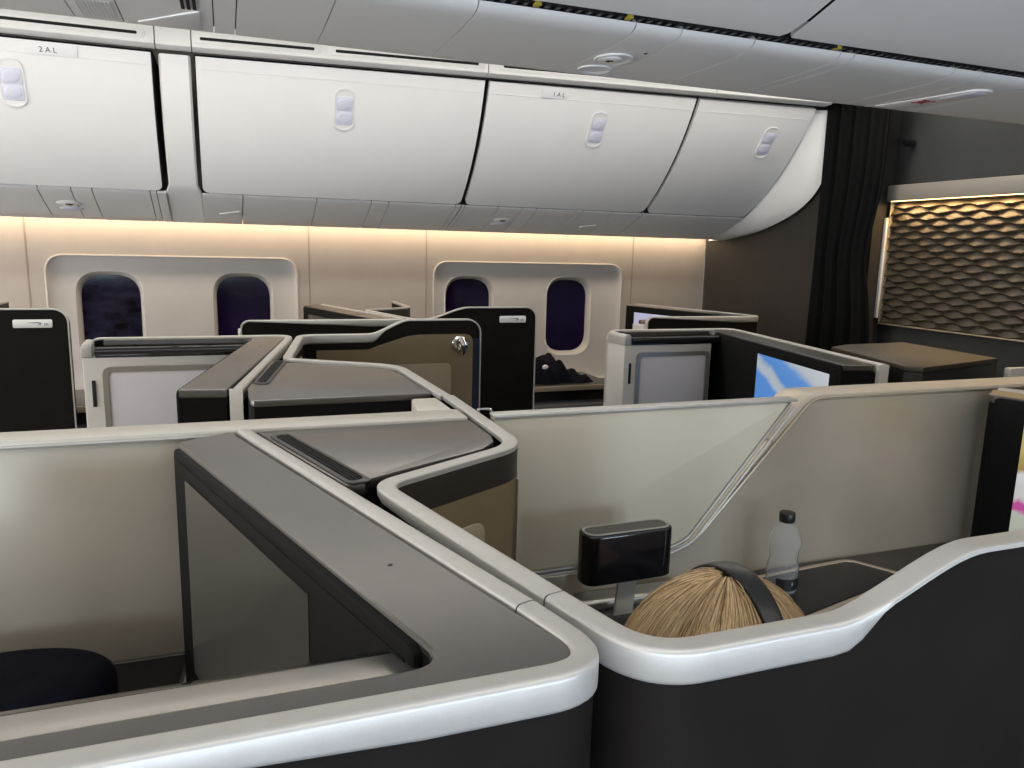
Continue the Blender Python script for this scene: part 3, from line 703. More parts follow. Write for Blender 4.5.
# curved end fairing
bm = bmesh.new()
pa = [(3.083, .688), (3.115, .63), (3.16, .56), (3.215, .49), (3.285, .42), (3.37, .34), (3.455, .27), (3.56, .195), (3.72, .125), (3.86, .080)]
pb = [(3.062, .69), (3.062, .61), (3.065, .53), (3.078, .445), (3.112, .365), (3.17, .295), (3.262, .232), (3.41, .172), (3.62, .115), (3.90, .075)]
def cr(P, m=4):
    out = []
    for i in range(len(P)-1):
        p0, p1, p2, p3 = [Vector(P[max(0, min(len(P)-1, i+q))]) for q in (-1, 0, 1, 2)]
        for k in range(m):
            u = k/m; out.append(tuple(.5*((2*p1)+(p2-p0)*u+(2*p0-5*p1+4*p2-p3)*u*u+(3*p1-p0-3*p2+p3)*u**3)))
    return out+[tuple(P[-1])]
pa, pb = cr(pa), cr(pb)
rows = []
for u in (0, .25, .5, .75, 1):
    e = sstep(u)*.6+u*.4
    rows.append([bm.verts.new((2.669+.110*u, a[0]+(b[0]-a[0])*e, a[1]+(b[1]-a[1])*e)) for a, b in zip(pa, pb)])
end = [bm.verts.new((2.787, y+.012, z+.004)) for y, z in pb]; rows.append(end)
for a, b in zip(rows, rows[1:]):
    for i in range(len(pa)-1): bm.faces.new((a[i], a[i+1], b[i+1], b[i]))
c0 = [bm.verts.new((2.787, 4.05, .69)), bm.verts.new((2.787, 4.05, .075))]
bm.faces.new(end + [c0[1], c0[0]])
o = obj('end_fairing', bm, M['bin'], None, True, ang=50); tag(o, 'curved white end fairing closing the locker row beside the curtain', 'panel')

# ------------------------------------------------------------------ service panels under the lockers
def service_row(x0, x1, seams, lights, label):
    t = thing('service_panel_row', label, 'service panel', ((x0+x1)/2, 3.7, .08))
    prof = [(3.568, .190), (3.580, .182), (3.64, .158), (3.72, .128), (3.80, .100), (3.868, .080), (3.885, .083)]
    xs = [x0]+seams+[x1]
    for a, b in zip(xs, xs[1:]):
        bm = bmesh.new(); nx = 3
        G = [[bm.verts.new((a+.002+(b-a-.004)*i/nx, y, z)) for i in range(nx+1)] for y, z in prof]
        H = [[bm.verts.new((a+.002+(b-a-.004)*i/nx, y+.006, z+.012)) for i in range(nx+1)] for y, z in prof]
        for p, q in zip(G, G[1:]):
            for i in range(nx): bm.faces.new((p[i], p[i+1], q[i+1], q[i]))
        for p, q in zip(H, H[1:]):
            for i in range(nx): bm.faces.new((p[i], q[i], q[i+1], p[i+1]))
        ring = lambda G: G[0] + [r[-1] for r in G[1:]] + G[-1][-2::-1] + [r[0] for r in G[-2:0:-1]]
        A_, B_ = ring(G), ring(H)
        for i in range(len(A_)): bm.faces.new((A_[i], A_[(i+1) % len(A_)], B_[(i+1) % len(A_)], B_[i]))
        obj('service_panel', bm, M['psu'], t, True, ang=50)
    bm = bmesh.new(); box(bm, (x0, x1), (3.60, 4.04), (.130+.065, .191)); obj('panel_backing', bm, M['gap'], t, False)
    for lx, kind in lights:
        nn = Vector((0, -.35, -.94)).normalized(); up = Vector((0, .94, -.35)).normalized(); O = Vector((lx, 3.715, .130))
        bm = bmesh.new()
        if kind == 'lamp':
            rot = Matrix((Vector((1, 0, 0)), up, nn)).transposed().to_4x4()
            ellipsoid(bm, O-up*.028, .048, .026, .008, 20, 10, rot); o = obj('reading_light', bm, M['bin'], t)
            bm = bmesh.new(); ellipsoid(bm, O-up*.028+nn*.006, .018, .012, .006, 16, 8, rot); obj('lens', bm, M['chrome'], o)
            bm = bmesh.new(); ellipsoid(bm, O+up*.030, .046, .022, .006, 20, 10, rot); obj('air_nozzle', bm, M['pads'], t)
        else:
            oprism(bm, fillet([(-.06, .03), (.05, .035), (.045, -.01)], .008, True), O, (1, 0, 0), up, nn, -.002, .004, .001); o = obj('sign_lens', bm, M['bin'], t)
    return t
service_row(-1.75, -.225, [-.694, -.576, -.501, -.287, -.262], [(-.605, 'lamp')], 'grey service panel row under the locker at the photo edge')
service_row(-.088, 1.056, [.077, .388, .631, .711, 1.030], [(.02, 'sign')], 'grey service panel row above the wall between the window pairs')
service_row(1.060, 2.037, [1.076, 1.243, 1.368, 1.447, 1.659, 1.698, 1.865], [(1.31, 'lamp'), (1.80, 'sign')], 'grey service panel row above the second window pair')
service_row(2.041, 2.70, [2.39], [], 'short grey service panel row beside the end fairing')

# rail with air slots above the lockers
def rail(x0, x1, slots, label):
    t = thing('slot_rail', label, 'rail', ((x0+x1)/2, 3.2, .70))
    def yr(x): return ytop(x)-.05
    bm = bmesh.new(); R = []
    for k in range(9):
        x = x0+(x1-x0)*k/8; y = yr(x)
        R.append([bm.verts.new((x, y+dy, z)) for dy, z in ((.05, .7015), (.004, .7025), (-.006, .709), (-.004, .80), (.0, .81), (.05, .81))])
    for a, b in zip(R, R[1:]):
        for i in range(6): bm.faces.new((a[i], a[(i+1) % 6], b[(i+1) % 6], b[i]))
    bm.faces.new(R[0]); bm.faces.new(R[-1][::-1]); obj('rail_body', bm, M['bin'], t)
    ex = None
    for a, b in slots:
        ya, yb = yr(a), yr(b); d = Vector((b-a, yb-ya, 0)); L = d.length; d.normalize(); up = Vector((0, .002, .09)).normalized(); nn = d.cross(up); nn = nn if nn.y < 0 else -nn
        O = Vector((a, ya-.0055, .7395))
        bm = bmesh.new(); oprism(bm, rrect(-.025, L+.025, -.018, .019, .016), O, d, up, nn, -.002, .002, .001); f = obj('slot_frame', bm, M['bin'], t)
        bm = bmesh.new(); oprism(bm, rrect(0, L, -.0055, .0055, .0053), O, d, up, nn, .0, .0028); obj('slot', bm, M['gap'], f)
    return t
rail(-1.75, -.220, [(-1.5, -1.02), (-.705, -.275)], 'white slot rail above the locker at the photo edge')
rail(-.216, -.095, [], 'short white rail piece without a slot above the filler strip')
rail(-.091, 1.04, [(-.062, .35), (.43, 1.0)], 'white slot rail above the widest overhead locker')
rail(1.044, 2.09, [(1.105, 1.9)], 'white slot rail above the locker with the small row label')
rail(2.094, 2.70, [], 'plain white rail above the narrow end locker')

# ------------------------------------------------------------------ centre overhead service row and ceiling
t = thing('overhead_service_row', 'white row of service panels overhead, running along the cabin ceiling', 'service panel', (1, 1.7, .45))
def cprof(k):                                     # k 0..1 from the gap (bright rounded edge) to the far edge
    return [(1.400, .4375), (1.402, .4320), (1.408, .4265), (1.420, .4215), (1.44, .4185), (1.50, .4160), (1.60, .4148), (1.70, .4144), (1.745, .4148), (1.764, .4172), (1.772, .4245), (1.772, .70)]
seams = [-1.6, -.253, -.169, -.006, .034, .196, .443, .764, .868, 1.043, 1.268, 1.306, 1.608, 1.693, 1.856, 2.3, 2.85]
for a, b in zip(seams, seams[1:]):
    bm = bmesh.new(); nx = 2
    def shift(x, y): return x + (0 if True else 0)
    G = [[bm.verts.new((a+.0012+(b-a-.0024)*i/nx, y, z)) for i in range(nx+1)] for y, z in cprof(0)]
    top = [[bm.verts.new((a+.0012+(b-a-.0024)*i/nx, y, .70)) for i in range(nx+1)] for y in (1.4005,)]
    for p, q in zip(G, G[1:]):
        for i in range(nx): bm.faces.new((p[i], p[i+1], q[i+1], q[i]))
    for s in (0, -1): bm.faces.new([r[s] for r in G] + [top[0][s]])
    obj('service_panel', bm, M['bin'], t, True, ang=50)
bm = bmesh.new(); prism(bm, [(1.404, .45), (1.45, .428), (1.74, .424), (1.766, .43), (1.766, .69), (1.404, .69)], 'x', -1.6, 2.85); obj('row_core', bm, M['gap'], t, False)
nn = Vector((0, 0, -1)); up = Vector((0, 1, 0)); rot = Matrix((Vector((1, 0, 0)), up, nn)).transposed().to_4x4()
def dish(c, rx, ry, depth, m, nm, par):
    bm = bmesh.new(); R0 = []
    for k, h in ((1.0, .0), (1.0, .0022), (.93, .0030), (.86, .0018), (.6, -.0005), (.25, -.0012)):
        R0.append([bm.verts.new((c[0]+rx*k*math.cos(2*PI*q/28), c[1]+ry*k*math.sin(2*PI*q/28), c[2]-h*depth)) for q in range(28)])
    for a, b in zip(R0, R0[1:]):
        for q in range(28): bm.faces.new((a[q], a[(q+1) % 28], b[(q+1) % 28], b[q]))
    bm.faces.new(R0[-1]); return obj(nm, bm, m, par, True, ang=60)
f = dish((.812, 1.585, .4150), .042, .050, 1.6, M['label'], 'reading_light', t)
bm = bmesh.new(); lathe(bm, [(.027, .0), (.027, -.004), (.020, -.007), (.012, -.006), (.004, -.006)], (.806, 1.592, .4150), 24); obj('light_ring', bm, M['bin'], f)
bm = bmesh.new(); ellipsoid(bm, (.803, 1.585, .4085), .010, .010, .003, 14, 8, rot); obj('light_pin', bm, M['chrome'], f)
dish((.818, 1.690, .4150), .040, .040, 1.4, M['label'], 'air_nozzle', t)
bm = bmesh.new(); ellipsoid(bm, (.852, 1.515, .4152), .005, .005, .003, 12, 8); obj('screw', bm, M['chrome'], t)
f = bm = None
bm = bmesh.new(); prism(bm, fillet([(1.70, 1.735), (1.80, 1.725), (1.835, 1.48), (1.80, 1.455), (1.755, 1.47)], [.01, .02, .03, .03, .03], True), 'z', .4125, .418, .0015); f = obj('sign_housing', bm, M['label'], t)
bm = bmesh.new(); prism(bm, rrect(1.765, 1.815, 1.48, 1.58, .012), 'z', .4112, .4127, .0004); obj('sign_lens', bm, M['pads'], f)
bm = bmesh.new()                                   # red crossed mark on the sign
for a0, a1 in (((1.742, 1.600), (1.778, 1.645)), ((1.742, 1.645), (1.778, 1.600))):
    d = (Vector(a1)-Vector(a0)).normalized(); e = Vector((-d.y, d.x))*.004
    prism(bm, [tuple(Vector(a0)-e), tuple(Vector(a1)-e), tuple(Vector(a1)+e), tuple(Vector(a0)+e)], 'z', .4114, .4126)
prism(bm, [(1.760+.014*math.cos(2*PI*k/20), 1.6225+.018*math.sin(2*PI*k/20)) for k in range(20)], 'z', .4112, .4126); obj('red_mark', bm, M['red'], f)
bm = bmesh.new()
for k in range(10): box(bm, (-.238+.0062*k, -.2352+.0062*k), (1.62, 1.73), (.4125, .4165))
obj('speaker_grille', bm, M['label'], t)
bm = bmesh.new(); prism(bm, fillet([(-.150, 1.735), (-.028, 1.74), (-.028, 1.60)], .008, True), 'z', .4118, .418, .0015); obj('oxygen_flap', bm, M['label'], t)
bm = bmesh.new()
for k in range(3): box(bm, (-.060+.010*k, -.054+.010*k), (1.53, 1.60), (.4128, .418))
obj('flap_vent', bm, M['gap'], t)
# dark track with cable bits beside the row
t = thing('cable_track', 'black open track with cables beside the overhead service row', 'track', (1.5, 1.385, .44))
bm = bmesh.new(); box(bm, (-.5, 2.85), (1.384, 1.3995), (.4425, .50)); obj('track_channel', bm, M['gap'], t, False)
bm = bmesh.new()
for k in range(150): x = -.4+k*.0215; box(bm, (x, x+.008), (1.382, 1.3985), (.4385, .4445))
obj('track_teeth', bm, M['satinblack'], t, False)
bm = bmesh.new()
for x in (.545, .735, 1.24): box(bm, (x, x+.012), (1.380, 1.396), (.437, .446), .001)
obj('cable_clip', bm, mat('mustard_clip', (.38, .30, .03), .6), t)
# near ceiling panels (doors of the lockers above the camera)
def nearpanel(x0, x1, label):
    bm = bmesh.new(); G = []; pr = [(1.372, .478), (1.369, .446), (1.362, .4385), (1.345, .441), (1.30, .452), (1.15, .500), (.90, .60), (.6, .75)]
    for j, (y, z) in enumerate(pr):
        ins = (.016, .016, .013, .004, .0015, .0015, .0015, .0015)[j]
        G.append([bm.verts.new((x0+ins+(x1-x0-2*ins)*i/6, y, z)) for i in range(7)])
    H = [[bm.verts.new(v.co+Vector((0, .0, .02))) for v in r] for r in G]
    for p, q in zip(G, G[1:]):
        for i in range(6): bm.faces.new((p[i], p[i+1], q[i+1], q[i]))
    o = obj('ceiling_locker', bm, M['bin'], None, True, ang=50); H = None
    return tag(o, label, 'locker')
nearpanel(-.9, 1.085, 'white ceiling locker underside at the top edge, short of the corner seam')
nearpanel(1.09, 2.85, 'white ceiling locker underside in the top corner, above the red mark')

# ------------------------------------------------------------------ front bulkhead, curtain, wave relief
bm = bmesh.new(); box(bm, (2.90, 2.98), (-1.4, 2.78), (-CZ, .9)); struct('wall_front', bm, M['bulkgreen'])
bm = bmesh.new(); box(bm, (2.802, 2.98), (2.785, 4.13), (-CZ, .9)); struct('wall_front_outboard', bm, M['bulk'])
t = thing('wave_relief', 'framed bronze wave-relief panel lit from above, on the front bulkhead', 'wall panel', (2.88, 2.4, -.31))
y0, y1, z0, z1 = 1.55, 2.755, -.302, .252
bm = bmesh.new(); NY, NZ = 190, 170; lam = .125; p_ = .0275; rows = []
for j in range(NZ+1):
    z = z0+(z1-z0)*j/NZ; row = []
    for i in range(NY+1):
        y = y0+(y1-y0)*i/NY; w = .0062*math.cos(2*PI*y/lam)
        # ridge lines at k*p_, every second one waving the other way
        k = math.floor((z-z0)/p_); best = None
        lines = sorted(((z0+q*p_ + (w if q % 2 else -w)) for q in range(k-2, k+4)))
        for a, b in zip(lines, lines[1:]):
            if a <= z < b: best = (z-a)/(b-a); span = b-a; break
        u = best if best is not None else 0
        h = .016*(math.sin(PI*u)**.8)*(span/p_) if best is not None else 0
        h = .022*(1-u)**.8*min(1, u*6) * (span/p_)**.6
        row.append(bm.verts.new((2.893-h, y, z)))
    rows.append(row)
for a, b in zip(rows, rows[1:]):
    for i in range(NY): bm.faces.new((a[i], a[i+1], b[i+1], b[i]))
obj('relief_surface', bm, M['wave'], t, True, ang=80)
bm = bmesh.new(); box(bm, (2.845, 2.899), (y0, y1+.012), (.254, .324), .006); obj('top_valance', bm, mat('valance_taupe', (.34, .31, .265), .45, .3), t)
bm = bmesh.new(); box(bm, (2.868, 2.899), (y0, y1+.008), (z0-.006, z0-.0005), .001); obj('bottom_edge', bm, M['gold'], t)
bm = bmesh.new(); box(bm, (2.868, 2.899), (y1+.001, y1+.006), (z0, .253), .001); obj('side_edge', bm, M['gold'], t)
bm = bmesh.new(); box(bm, (2.853, 2.860), (y0+.02, y1-.01), (.2515, .2538)); obj('light_strip', bm, M['goldglow'], t, False)
bm = bmesh.new(); box(bm, (2.86, 2.8995), (2.764, 2.781), (-.28, .18), .002); tag(obj('wall_strip', bm, M['label'], None), 'thin pale upright strip between the curtain and the wave relief', 'panel')
# curtain
bm = bmesh.new(); NU, NV = 110, 30; rows = []; rows_xyz = []
for j in range(NV+1):
    v = j/NV; z = -1.43+(.715+1.43)*v; row = []
    h = z
    yl = 3.105; yr = 2.70 + .055*math.exp(-((z-.0)/.22)**2) - .02*(1-v)
    for i in range(NU+1):
        u = i/NU; y = yr+(yl-yr)*u
        a = (.014+.006*v)*math.sin(2*PI*(u*4.5+.12*math.sin(3*v+2))) + .008*math.sin(2*PI*u*13+v*2)
        row.append(bm.verts.new((2.755+a-.004*v, y, z)))
    rows.append(row); rows_xyz.append([q.co.copy() for q in row])
for a, b in zip(rows, rows[1:]):
    for i in range(NU): bm.faces.new((a[i], a[i+1], b[i+1], b[i]))
c = obj('curtain', bm, M['curtain'], None, True, ang=80)
sm_ = c.modifiers.new('thick', 'SOLIDIFY'); sm_.thickness = .004
for uu in (.30, .72):
    bm = bmesh.new(); tube(bm, [rows_xyz[j][int(uu*NU)] + Vector((-.004, 0, 0)) for j in range(NV+1)], .0022, 6); obj('curtain_line', bm, M['seat'], c)  # thin tubes, lighter than the cloth, running down the curtain
tag(c, 'long black pleated curtain hanging between lockers and the wave relief', 'curtain')
bm = bmesh.new(); box(bm, (2.70, 2.80), (2.62, 3.06), (.716, .75), .004); tag(obj('curtain_rail', bm, M['satinblack'], None), 'black curtain rail above the black pleated curtain', 'rail')
bm = bmesh.new(); tube(bm, [(2.8995, 2.70, .505), (2.86, 2.695, .505), (2.835, 2.69, .505)], .018, 16, [.016, .018, .010]); tag(obj('wall_knob', bm, M['black'], None), 'small black round bumper knob on the bulkhead beside the curtain', 'knob')

# ------------------------------------------------------------------ room shell
bm = bmesh.new(); box(bm, (-4, 2.98), (-1.5, 4.2), (-CZ-.08, -CZ)); struct('floor', bm, M['carpet'])
bm = bmesh.new(); box(bm, (-4, 2.98), (-1.5, 4.2), (.90, .96)); struct('ceiling', bm, M['ceil'])
# wall behind the camera with its window openings (daylight side)
bm = bmesh.new()
near_w = [(-1.9+.61*k) for k in range(7)]
face_holes(bm, [(-4, -CZ), (2.95, -CZ), (2.95, .90), (-4, .90)], [rrect(x-.15, x+.15, -.62, -.12, .11, 8) for x in near_w], lambda a, b: (a, -1.42, b))
struct('wall_right', bm, M['sidewall'])

# ------------------------------------------------------------------ seat and passenger
t = thing('armchair', 'charcoal leather seat under the blond passenger', 'seat', (.75, .78, -CZ))
fx = Vector((math.cos(math.radians(14)), math.sin(math.radians(14)), 0)); sx_ = Vector((-fx.y, fx.x, 0)); up = Vector((0, 0, 1)); H0 = Vector((.86, .735, 0))
bm = bmesh.new(); oprism(bm, rrect(-.16, .36, -.22, .22, .05), H0, fx, sx_, up, -1.08, -.98, .03, 4); obj('seat_cushion', bm, M['seat'], t)
bd = Vector((-fx.x*.62, -fx.y*.62, .785)).normalized(); bn = sx_.cross(bd); bn = bn if bn.z > 0 else -bn
bm = bmesh.new(); oprism(bm, rrect(.0, .55, -.165, .165, .05), H0-fx*.18+up*-1.0, bd, sx_, bn, -.10, -.01, .03, 4); obj('backrest', bm, M['seat'], t)
bm = bmesh.new(); oprism(bm, rrect(-.14, .30, -.18, .18, .02), H0, fx, sx_, up, -CZ, -1.082, .005); obj('seat_base', bm, M['satinblack'], t)

HC = Vector((.530, .675, -.486)); yaw = math.radians(4)
F_ = Vector((math.cos(yaw), math.sin(yaw), 0)); E_ = Vector((F_.y, -F_.x, 0))      # forward, right ear
person = thing('person', 'seated passenger with blond hair, seen from behind over the silver rim', 'person', (.75, .75, -CZ))
verts, edges, rad = [], [], []
def sk(p, r, par=None):
    verts.append(tuple(put(p))); rad.append(r)
    if par is not None: edges.append((par, len(verts)-1))
    return len(verts)-1
pel = H0 - fx*.02 + up*-.87
hip = sk(pel, (.15, .11))
ch1 = sk(pel - fx*.09 + up*.14, (.135, .10), hip); ch2 = sk(pel - fx*.17 + up*.27, (.15, .105), ch1)
nk0 = sk(pel - fx*.245 + up*.345, (.075, .07), ch2); nk = sk(HC - F_*.015 - up*.105, (.05, .05), nk0)
hd0 = sk(HC - up*.07 + F_*.01, (.062, .066), nk); hd1 = sk(HC + up*.005 + F_*.012, (.074, .085), hd0); hd2 = sk(HC + up*.06, (.062, .066), hd1)
hands = []
for s in (1, -1):
    sh = sk(pel - fx*.20 + up*.285 - sx_*s*.165, (.058, .055), ch2)
    el = sk(pel - fx*.05 + up*.06 - sx_*s*.20, (.042, .042), sh); wr = sk(pel + fx*.17 + up*.05 - sx_*s*.10, (.027, .024), el)
    palm = pel + fx*.25 + up*.045 - sx_*s*.075
    pm = sk(palm, (.036, .016), wr); hands.append((s, palm))
    th = sk(pel + fx*.06 - sx_*s*.09 + up*-.02, (.085, .08), hip); kn = sk(pel + fx*.46 + up*.02 - sx_*s*.11, (.058, .058), th)
    an = sk(Vector((1.48, 0, 0))*0 + pel + fx*.50 - sx_*s*.11 + up*-.42, (.038, .038), kn); ft = sk(pel + fx*.58 - sx_*s*.12 + up*-.495, (.04, .03), an)
me = bpy.data.meshes.new('body'); me.from_pydata(verts, edges, []); body = bpy.data.objects.new('body', me); COL.objects.link(body)
body.parent = person; body.matrix_parent_inverse = Matrix.Translation(-person.location)
smd = body.modifiers.new('Skin', 'SKIN'); smd.use_smooth_shade = True
for i, sv in enumerate(me.skin_vertices[0].data): sv.radius = rad[i]; sv.use_root = (i == 0)
sb = body.modifiers.new('Sub', 'SUBSURF'); sb.levels = 2; sb.render_levels = 2
me.materials.append(M['skin'])
# jumper and trousers follow the body a little outside it
def cloth(name, idx, grow, m):
    mp = {j: k for k, j in enumerate(idx)}
    me = bpy.data.meshes.new(name); me.from_pydata([verts[j] for j in idx], [(mp[a], mp[b]) for a, b in edges if a in mp and b in mp], [])
    o = bpy.data.objects.new(name, me); COL.objects.link(o); o.parent = person; o.matrix_parent_inverse = Matrix.Translation(-person.location)
    s = o.modifiers.new('Skin', 'SKIN'); s.use_smooth_shade = True
    for k, sv in enumerate(me.skin_vertices[0].data): sv.radius = tuple(r*grow for r in rad[idx[k]]); sv.use_root = (k == 0)
    q = o.modifiers.new('Sub', 'SUBSURF'); q.levels = 2; q.render_levels = 2; me.materials.append(m)
cloth('jumper', [0, 1, 2, 3] + [8, 9, 10, 15, 16, 17] if False else [0, 1, 2, 3, 8, 9, 10, 15, 16, 17] if False else [i for i in range(len(verts)) if i in (0, 1, 2, 3, 8, 9, 10, 16, 17, 18)] if False else [0, 1, 2, 3] + [i for i in (8, 9, 10)] + [i for i in (8+8-1, 8+8, 8+8+1)], 1.09, M['shirt'])
cloth('trousers', [0, 12, 13, 14, 19, 20, 21], 1.1, M['trouser'])
# face
bm = bmesh.new(); rotF = Matrix((F_, -E_, up)).transposed().to_4x4()
def hp(f, e, u): return HC + F_*f + E_*e + up*u
ellipsoid(bm, hp(.015, 0, -.005), .092, .074, .108, 28, 20, rotF); ellipsoid(bm, hp(.045, 0, -.075), .045, .048, .045, 20, 12, rotF)
tube(bm, [hp(.100, 0, .015), hp(.112, 0, -.012), hp(.120, 0, -.030), hp(.100, 0, -.038)], .01, 10, [.007, .009, .012, .008])
for s in (1, -1): ellipsoid(bm, hp(-.005, s*.078, -.005), .020, .008, .030, 14, 10, rotF)
obj('head', bm, M['skin'], person, True, ang=180)
for s in (1, -1):
    bm = bmesh.new(); ellipsoid(bm, hp(.094, s*.032, .008), .011, .013, .010, 14, 10, rotF); e = obj('eye', bm, M['eye'], person, ang=180)
    bm = bmesh.new(); ellipsoid(bm, hp(.1025, s*.032, .008), .004, .0058, .0058, 12, 8, rotF); obj('iris', bm, M['iris'], e, ang=180)
bm = bmesh.new(); ellipsoid(bm, hp(.100, 0, -.062), .008, .024, .007, 16, 8, rotF); obj('mouth', bm, M['lip'], person, ang=180)
# fingers
for s, palm in hands:
    bm = bmesh.new(); ax = fx; sd = -sx_*s
    for q, (o_, L) in enumerate(((-.026, .068), (-.009, .078), (.009, .072), (.026, .056))):
        b0 = palm + ax*.03 + sd*o_
        tube(bm, [b0, b0+ax*L*.5+up*.004, b0+ax*L*.8-up*.010, b0+ax*L-up*.026], .008, 8, [.009, .0085, .008, .006])
    b0 = palm - sd*.030 - ax*.01
    tube(bm, [b0, b0-sd*.022+ax*.024, b0-sd*.026+ax*.052-up*.006], .009, 8, [.011, .010, .007])
    obj('fingers', bm, M['skin'], person, ang=180)
# hair: a cap plus combed strands
hair_c = hp(-.018, 0, .008); RX, RY, RZ = .120, .094, .117
def hpoint(th, ph, k=1.):
    """th from the crown downwards, ph round the head from the forehead"""
    return hair_c + (F_*math.cos(ph)*math.sin(th)*RX + E_*math.sin(ph)*math.sin(th)*RY + up*math.cos(th)*RZ)*k
bm = bmesh.new(); NT, NP = 26, 56; G = []
for j in range(1, NT+1):
    row = []
    for i in range(NP):
        ph = 2*PI*i/NP; c_ = math.cos(ph)
        tmax = 2.15 - 1.05*sstep((c_-.35)/.4); th = tmax*j/NT
        k = 1 + .010*math.sin(ph*17+3*th) + .006*math.sin(ph*41) - .02*max(0, math.cos(ph*2+.5))*0
        row.append(bm.verts.new(hpoint(th, ph, k*.985)))
    G.append(row)
topv = bm.verts.new(hpoint(0, 0, .985))
for i in range(NP): bm.faces.new((topv, G[0][i], G[0][(i+1) % NP]))
for a, b in zip(G, G[1:]):
    for i in range(NP): bm.faces.new((a[i], b[i], b[(i+1) % NP], a[(i+1) % NP]))
hair = obj('hair', bm, M['hairB'], person, True, ang=180)
def strands(m, cnt, rr):
    V, Fc = [], []
    for q in range(cnt):
        n = 11; lift = random.uniform(.985, 1.03) + (.035*random.random() if random.random() < .05 else 0)
        fr = random.uniform(0, 6); cl = random.random(); pts = []
        ph0 = random.uniform(0, 2*PI); c_ = math.cos(ph0); tmax = (2.15-1.05*sstep((c_-.35)/.4))*random.uniform(.92, 1.05)
        t0 = random.uniform(.06, .9) if random.random() < .7 else random.uniform(.5, 1.2)
        clump = .035*math.sin(ph0*23+2)+random.uniform(-.05, .05)
        for k in range(n):
            u = k/(n-1); th = t0 + (tmax-t0)*u
            ph = ph0 + clump*math.sin(2.4*u+fr*.3) - .30*math.sin(ph0)*math.exp(-th*1.2) - .16*u*math.sin(ph0)*(1 if c_ < .2 else -.4)
            # the crown sits a little behind the band, so tilt the pole backwards
            a_ = .06
            f_ = math.cos(ph)*math.sin(th); e_ = math.sin(ph)*math.sin(th); z_ = math.cos(th)
            f2, z2 = f_*math.cos(a_)+z_*math.sin(a_), z_*math.cos(a_)-f_*math.sin(a_)
            p = hair_c + (F_*f2*RX + E_*e_*RY + up*z2*RZ)*(lift*(1+.004*math.sin(8*u+fr)))
            pts.append(p)
        for k, p in enumerate(pts):
            t = (pts[min(n-1, k+1)]-pts[max(0, k-1)]).normalized(); o = (p-hair_c).normalized(); sd = t.cross(o).normalized()
            w = rr*(1 if k < n-3 else (n-1-k)/3+.15)
            b = len(V)
            V.extend([tuple(put(p+sd*w)), tuple(put(p-sd*w)), tuple(put(p+o*w*.8))])
            if k: 
                for e in range(3): g = (e+1) % 3; Fc.append((b-3+e, b-3+g, b+g, b+e))
    me = bpy.data.meshes.new('hair_strands'); me.from_pydata(V, [], Fc); me.materials.append(M[m]); smooth(me, 180)
    o = bpy.data.objects.new('hair_strands', me); COL.objects.link(o); o.parent = hair; o.matrix_parent_inverse = Matrix.Translation(-hair.location)
for m, cnt, rr in (('hairA', 2600, .0009), ('hairC', 900, .0008), ('hairB', 1100, .0009)): strands(m, cnt, rr)
# headphones
t = thing('headphones', 'black headphones worn over the blond hair', 'headphones', tuple(HC))
bm = bmesh.new(); rings = []; N = 36; hb = hp(.0, 0, .0)
lean = F_*.04
for k in range(N+1):
    a = math.radians(-8+196*k/N); rr = Vector((math.cos(a), math.sin(a)))
    c_ = hb + E_*rr.x*.103 + up*rr.y*.1300 + F_*(.016*rr.y-.014); n_ = (E_*rr.x + up*rr.y).normalized()
    w = .0125*(.75+.4*abs(rr.y)); th_ = .0045
    ring = []
    for q in range(12):
        b = 2*PI*q/12; cx, cy = math.copysign(abs(math.cos(b))**.5, math.cos(b)), math.copysign(abs(math.sin(b))**.5, math.sin(b))
        ring.append(bm.verts.new(c_ + F_*cx*w + n_*cy*th_))
    rings.append(ring)
for a, b in zip(rings, rings[1:]):
    for q in range(12): bm.faces.new((a[q], a[(q+1) % 12], b[(q+1) % 12], b[q]))
bm.faces.new(rings[0]); bm.faces.new(rings[-1][::-1]); obj('headband', bm, M['satinblack'], t, True, ang=60)
for s in (1, -1):
    b2 = bmesh.new(); lathe(b2, [(.012, 0), (.034, 0), (.038, .004), (.038, .016), (.030, .024), (.006, .027)], (0, 0, 0), 28)
    m4 = Matrix((F_, up, E_*s)).transposed().to_4x4(); bm = bmesh.new(); merge(bm, b2, Matrix.Translation(hp(-.002, s*.088, -.012)) @ m4); obj('ear_cup', bm, M['satinblack'], t)

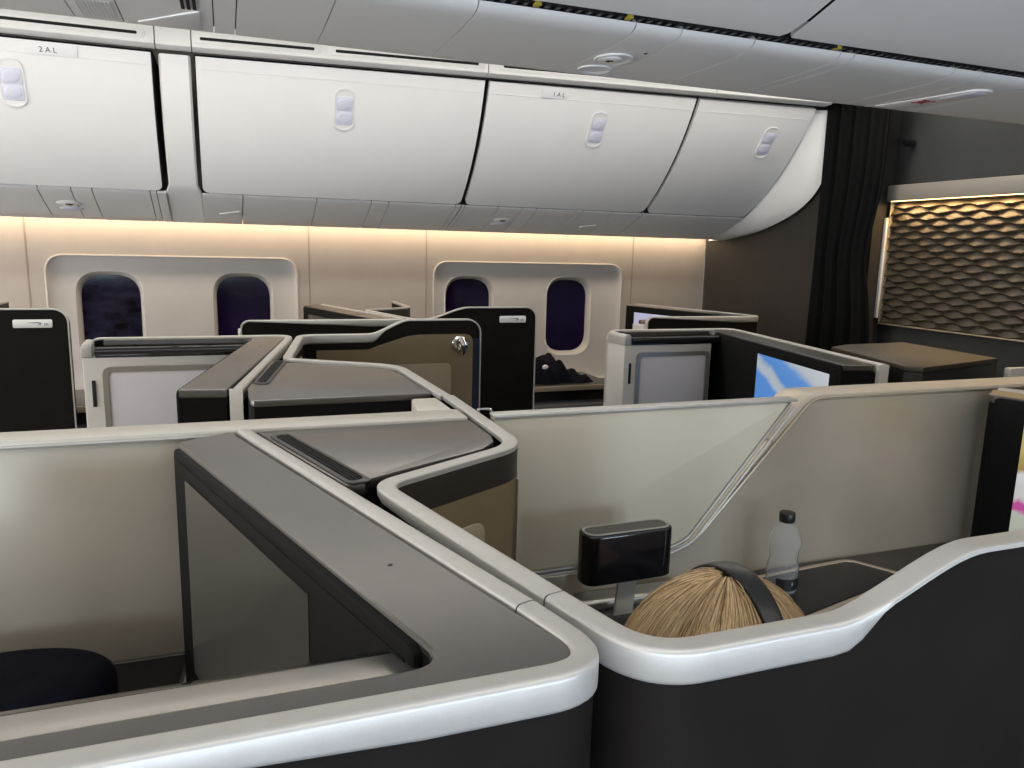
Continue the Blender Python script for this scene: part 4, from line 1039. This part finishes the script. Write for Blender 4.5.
# ------------------------------------------------------------------ lights
def area(name, loc, rot, sx, sy, e, col=(1, 1, 1), spread=180):
    d = bpy.data.lights.new(name, 'AREA'); d.shape = 'RECTANGLE'; d.size = sx; d.size_y = sy; d.energy = e; d.color = col; d.spread = math.radians(spread)
    o = bpy.data.objects.new(name, d); COL.objects.link(o); o.location = put(loc); o.rotation_euler = rot; return o
R_ = math.radians
area('ceiling_light', (.3, 2.62, .86), (0, 0, 0), 5.0, .22, 32, (1, .95, .88))
area('ceiling_light', (.3, -.15, .86), (0, 0, 0), 5.0, .25, 20, (1, .93, .83))
area('cove_light', (.5, 4.045, .112), (R_(6), 0, 0), 4.6, .03, 9.5, (1, .77, .52))
area('relief_light', (2.856, (y0+y1)/2, .248), (0, R_(8), 0), .012, 1.15, 4.2, (1, .68, .32))
for k, x in enumerate(near_w):
    area('window_daylight', (x, -1.40, -.37), (R_(90), 0, 0), .28, .46, 7.5, (.60, .77, 1.))
w = bpy.data.worlds.new('World'); SC.world = w; w.use_nodes = True
w.node_tree.nodes['Background'].inputs[0].default_value = (1., .975, .94, 1); w.node_tree.nodes['Background'].inputs[1].default_value = 4.2

# ------------------------------------------------------------------ camera
cam = bpy.data.cameras.new('Camera'); co = bpy.data.objects.new('Camera', cam); COL.objects.link(co); SC.camera = co
cam.sensor_width = 36; cam.lens = 761/1024*36; cam.clip_start = .02
ya, pi_, ro = R_(20.55), R_(10.11), R_(1.45)
f = Vector((math.sin(ya)*math.cos(pi_), math.cos(ya)*math.cos(pi_), -math.sin(pi_)))
r0 = Vector((math.cos(ya), -math.sin(ya), 0)); u0 = r0.cross(f)
r = r0*math.cos(ro)+u0*math.sin(ro); u = -r0*math.sin(ro)+u0*math.cos(ro)
co.matrix_world = Matrix.Translation((0, 0, CZ)) @ Matrix((r, u, -f)).transposed().to_4x4()
SC.view_settings.view_transform = 'Standard'; SC.view_settings.look = 'None'; SC.view_settings.gamma = 1; SC.view_settings.exposure = 0
SC.view_settings.use_curve_mapping = False
SC.cycles.use_denoising = True; SC.cycles.max_bounces = 8
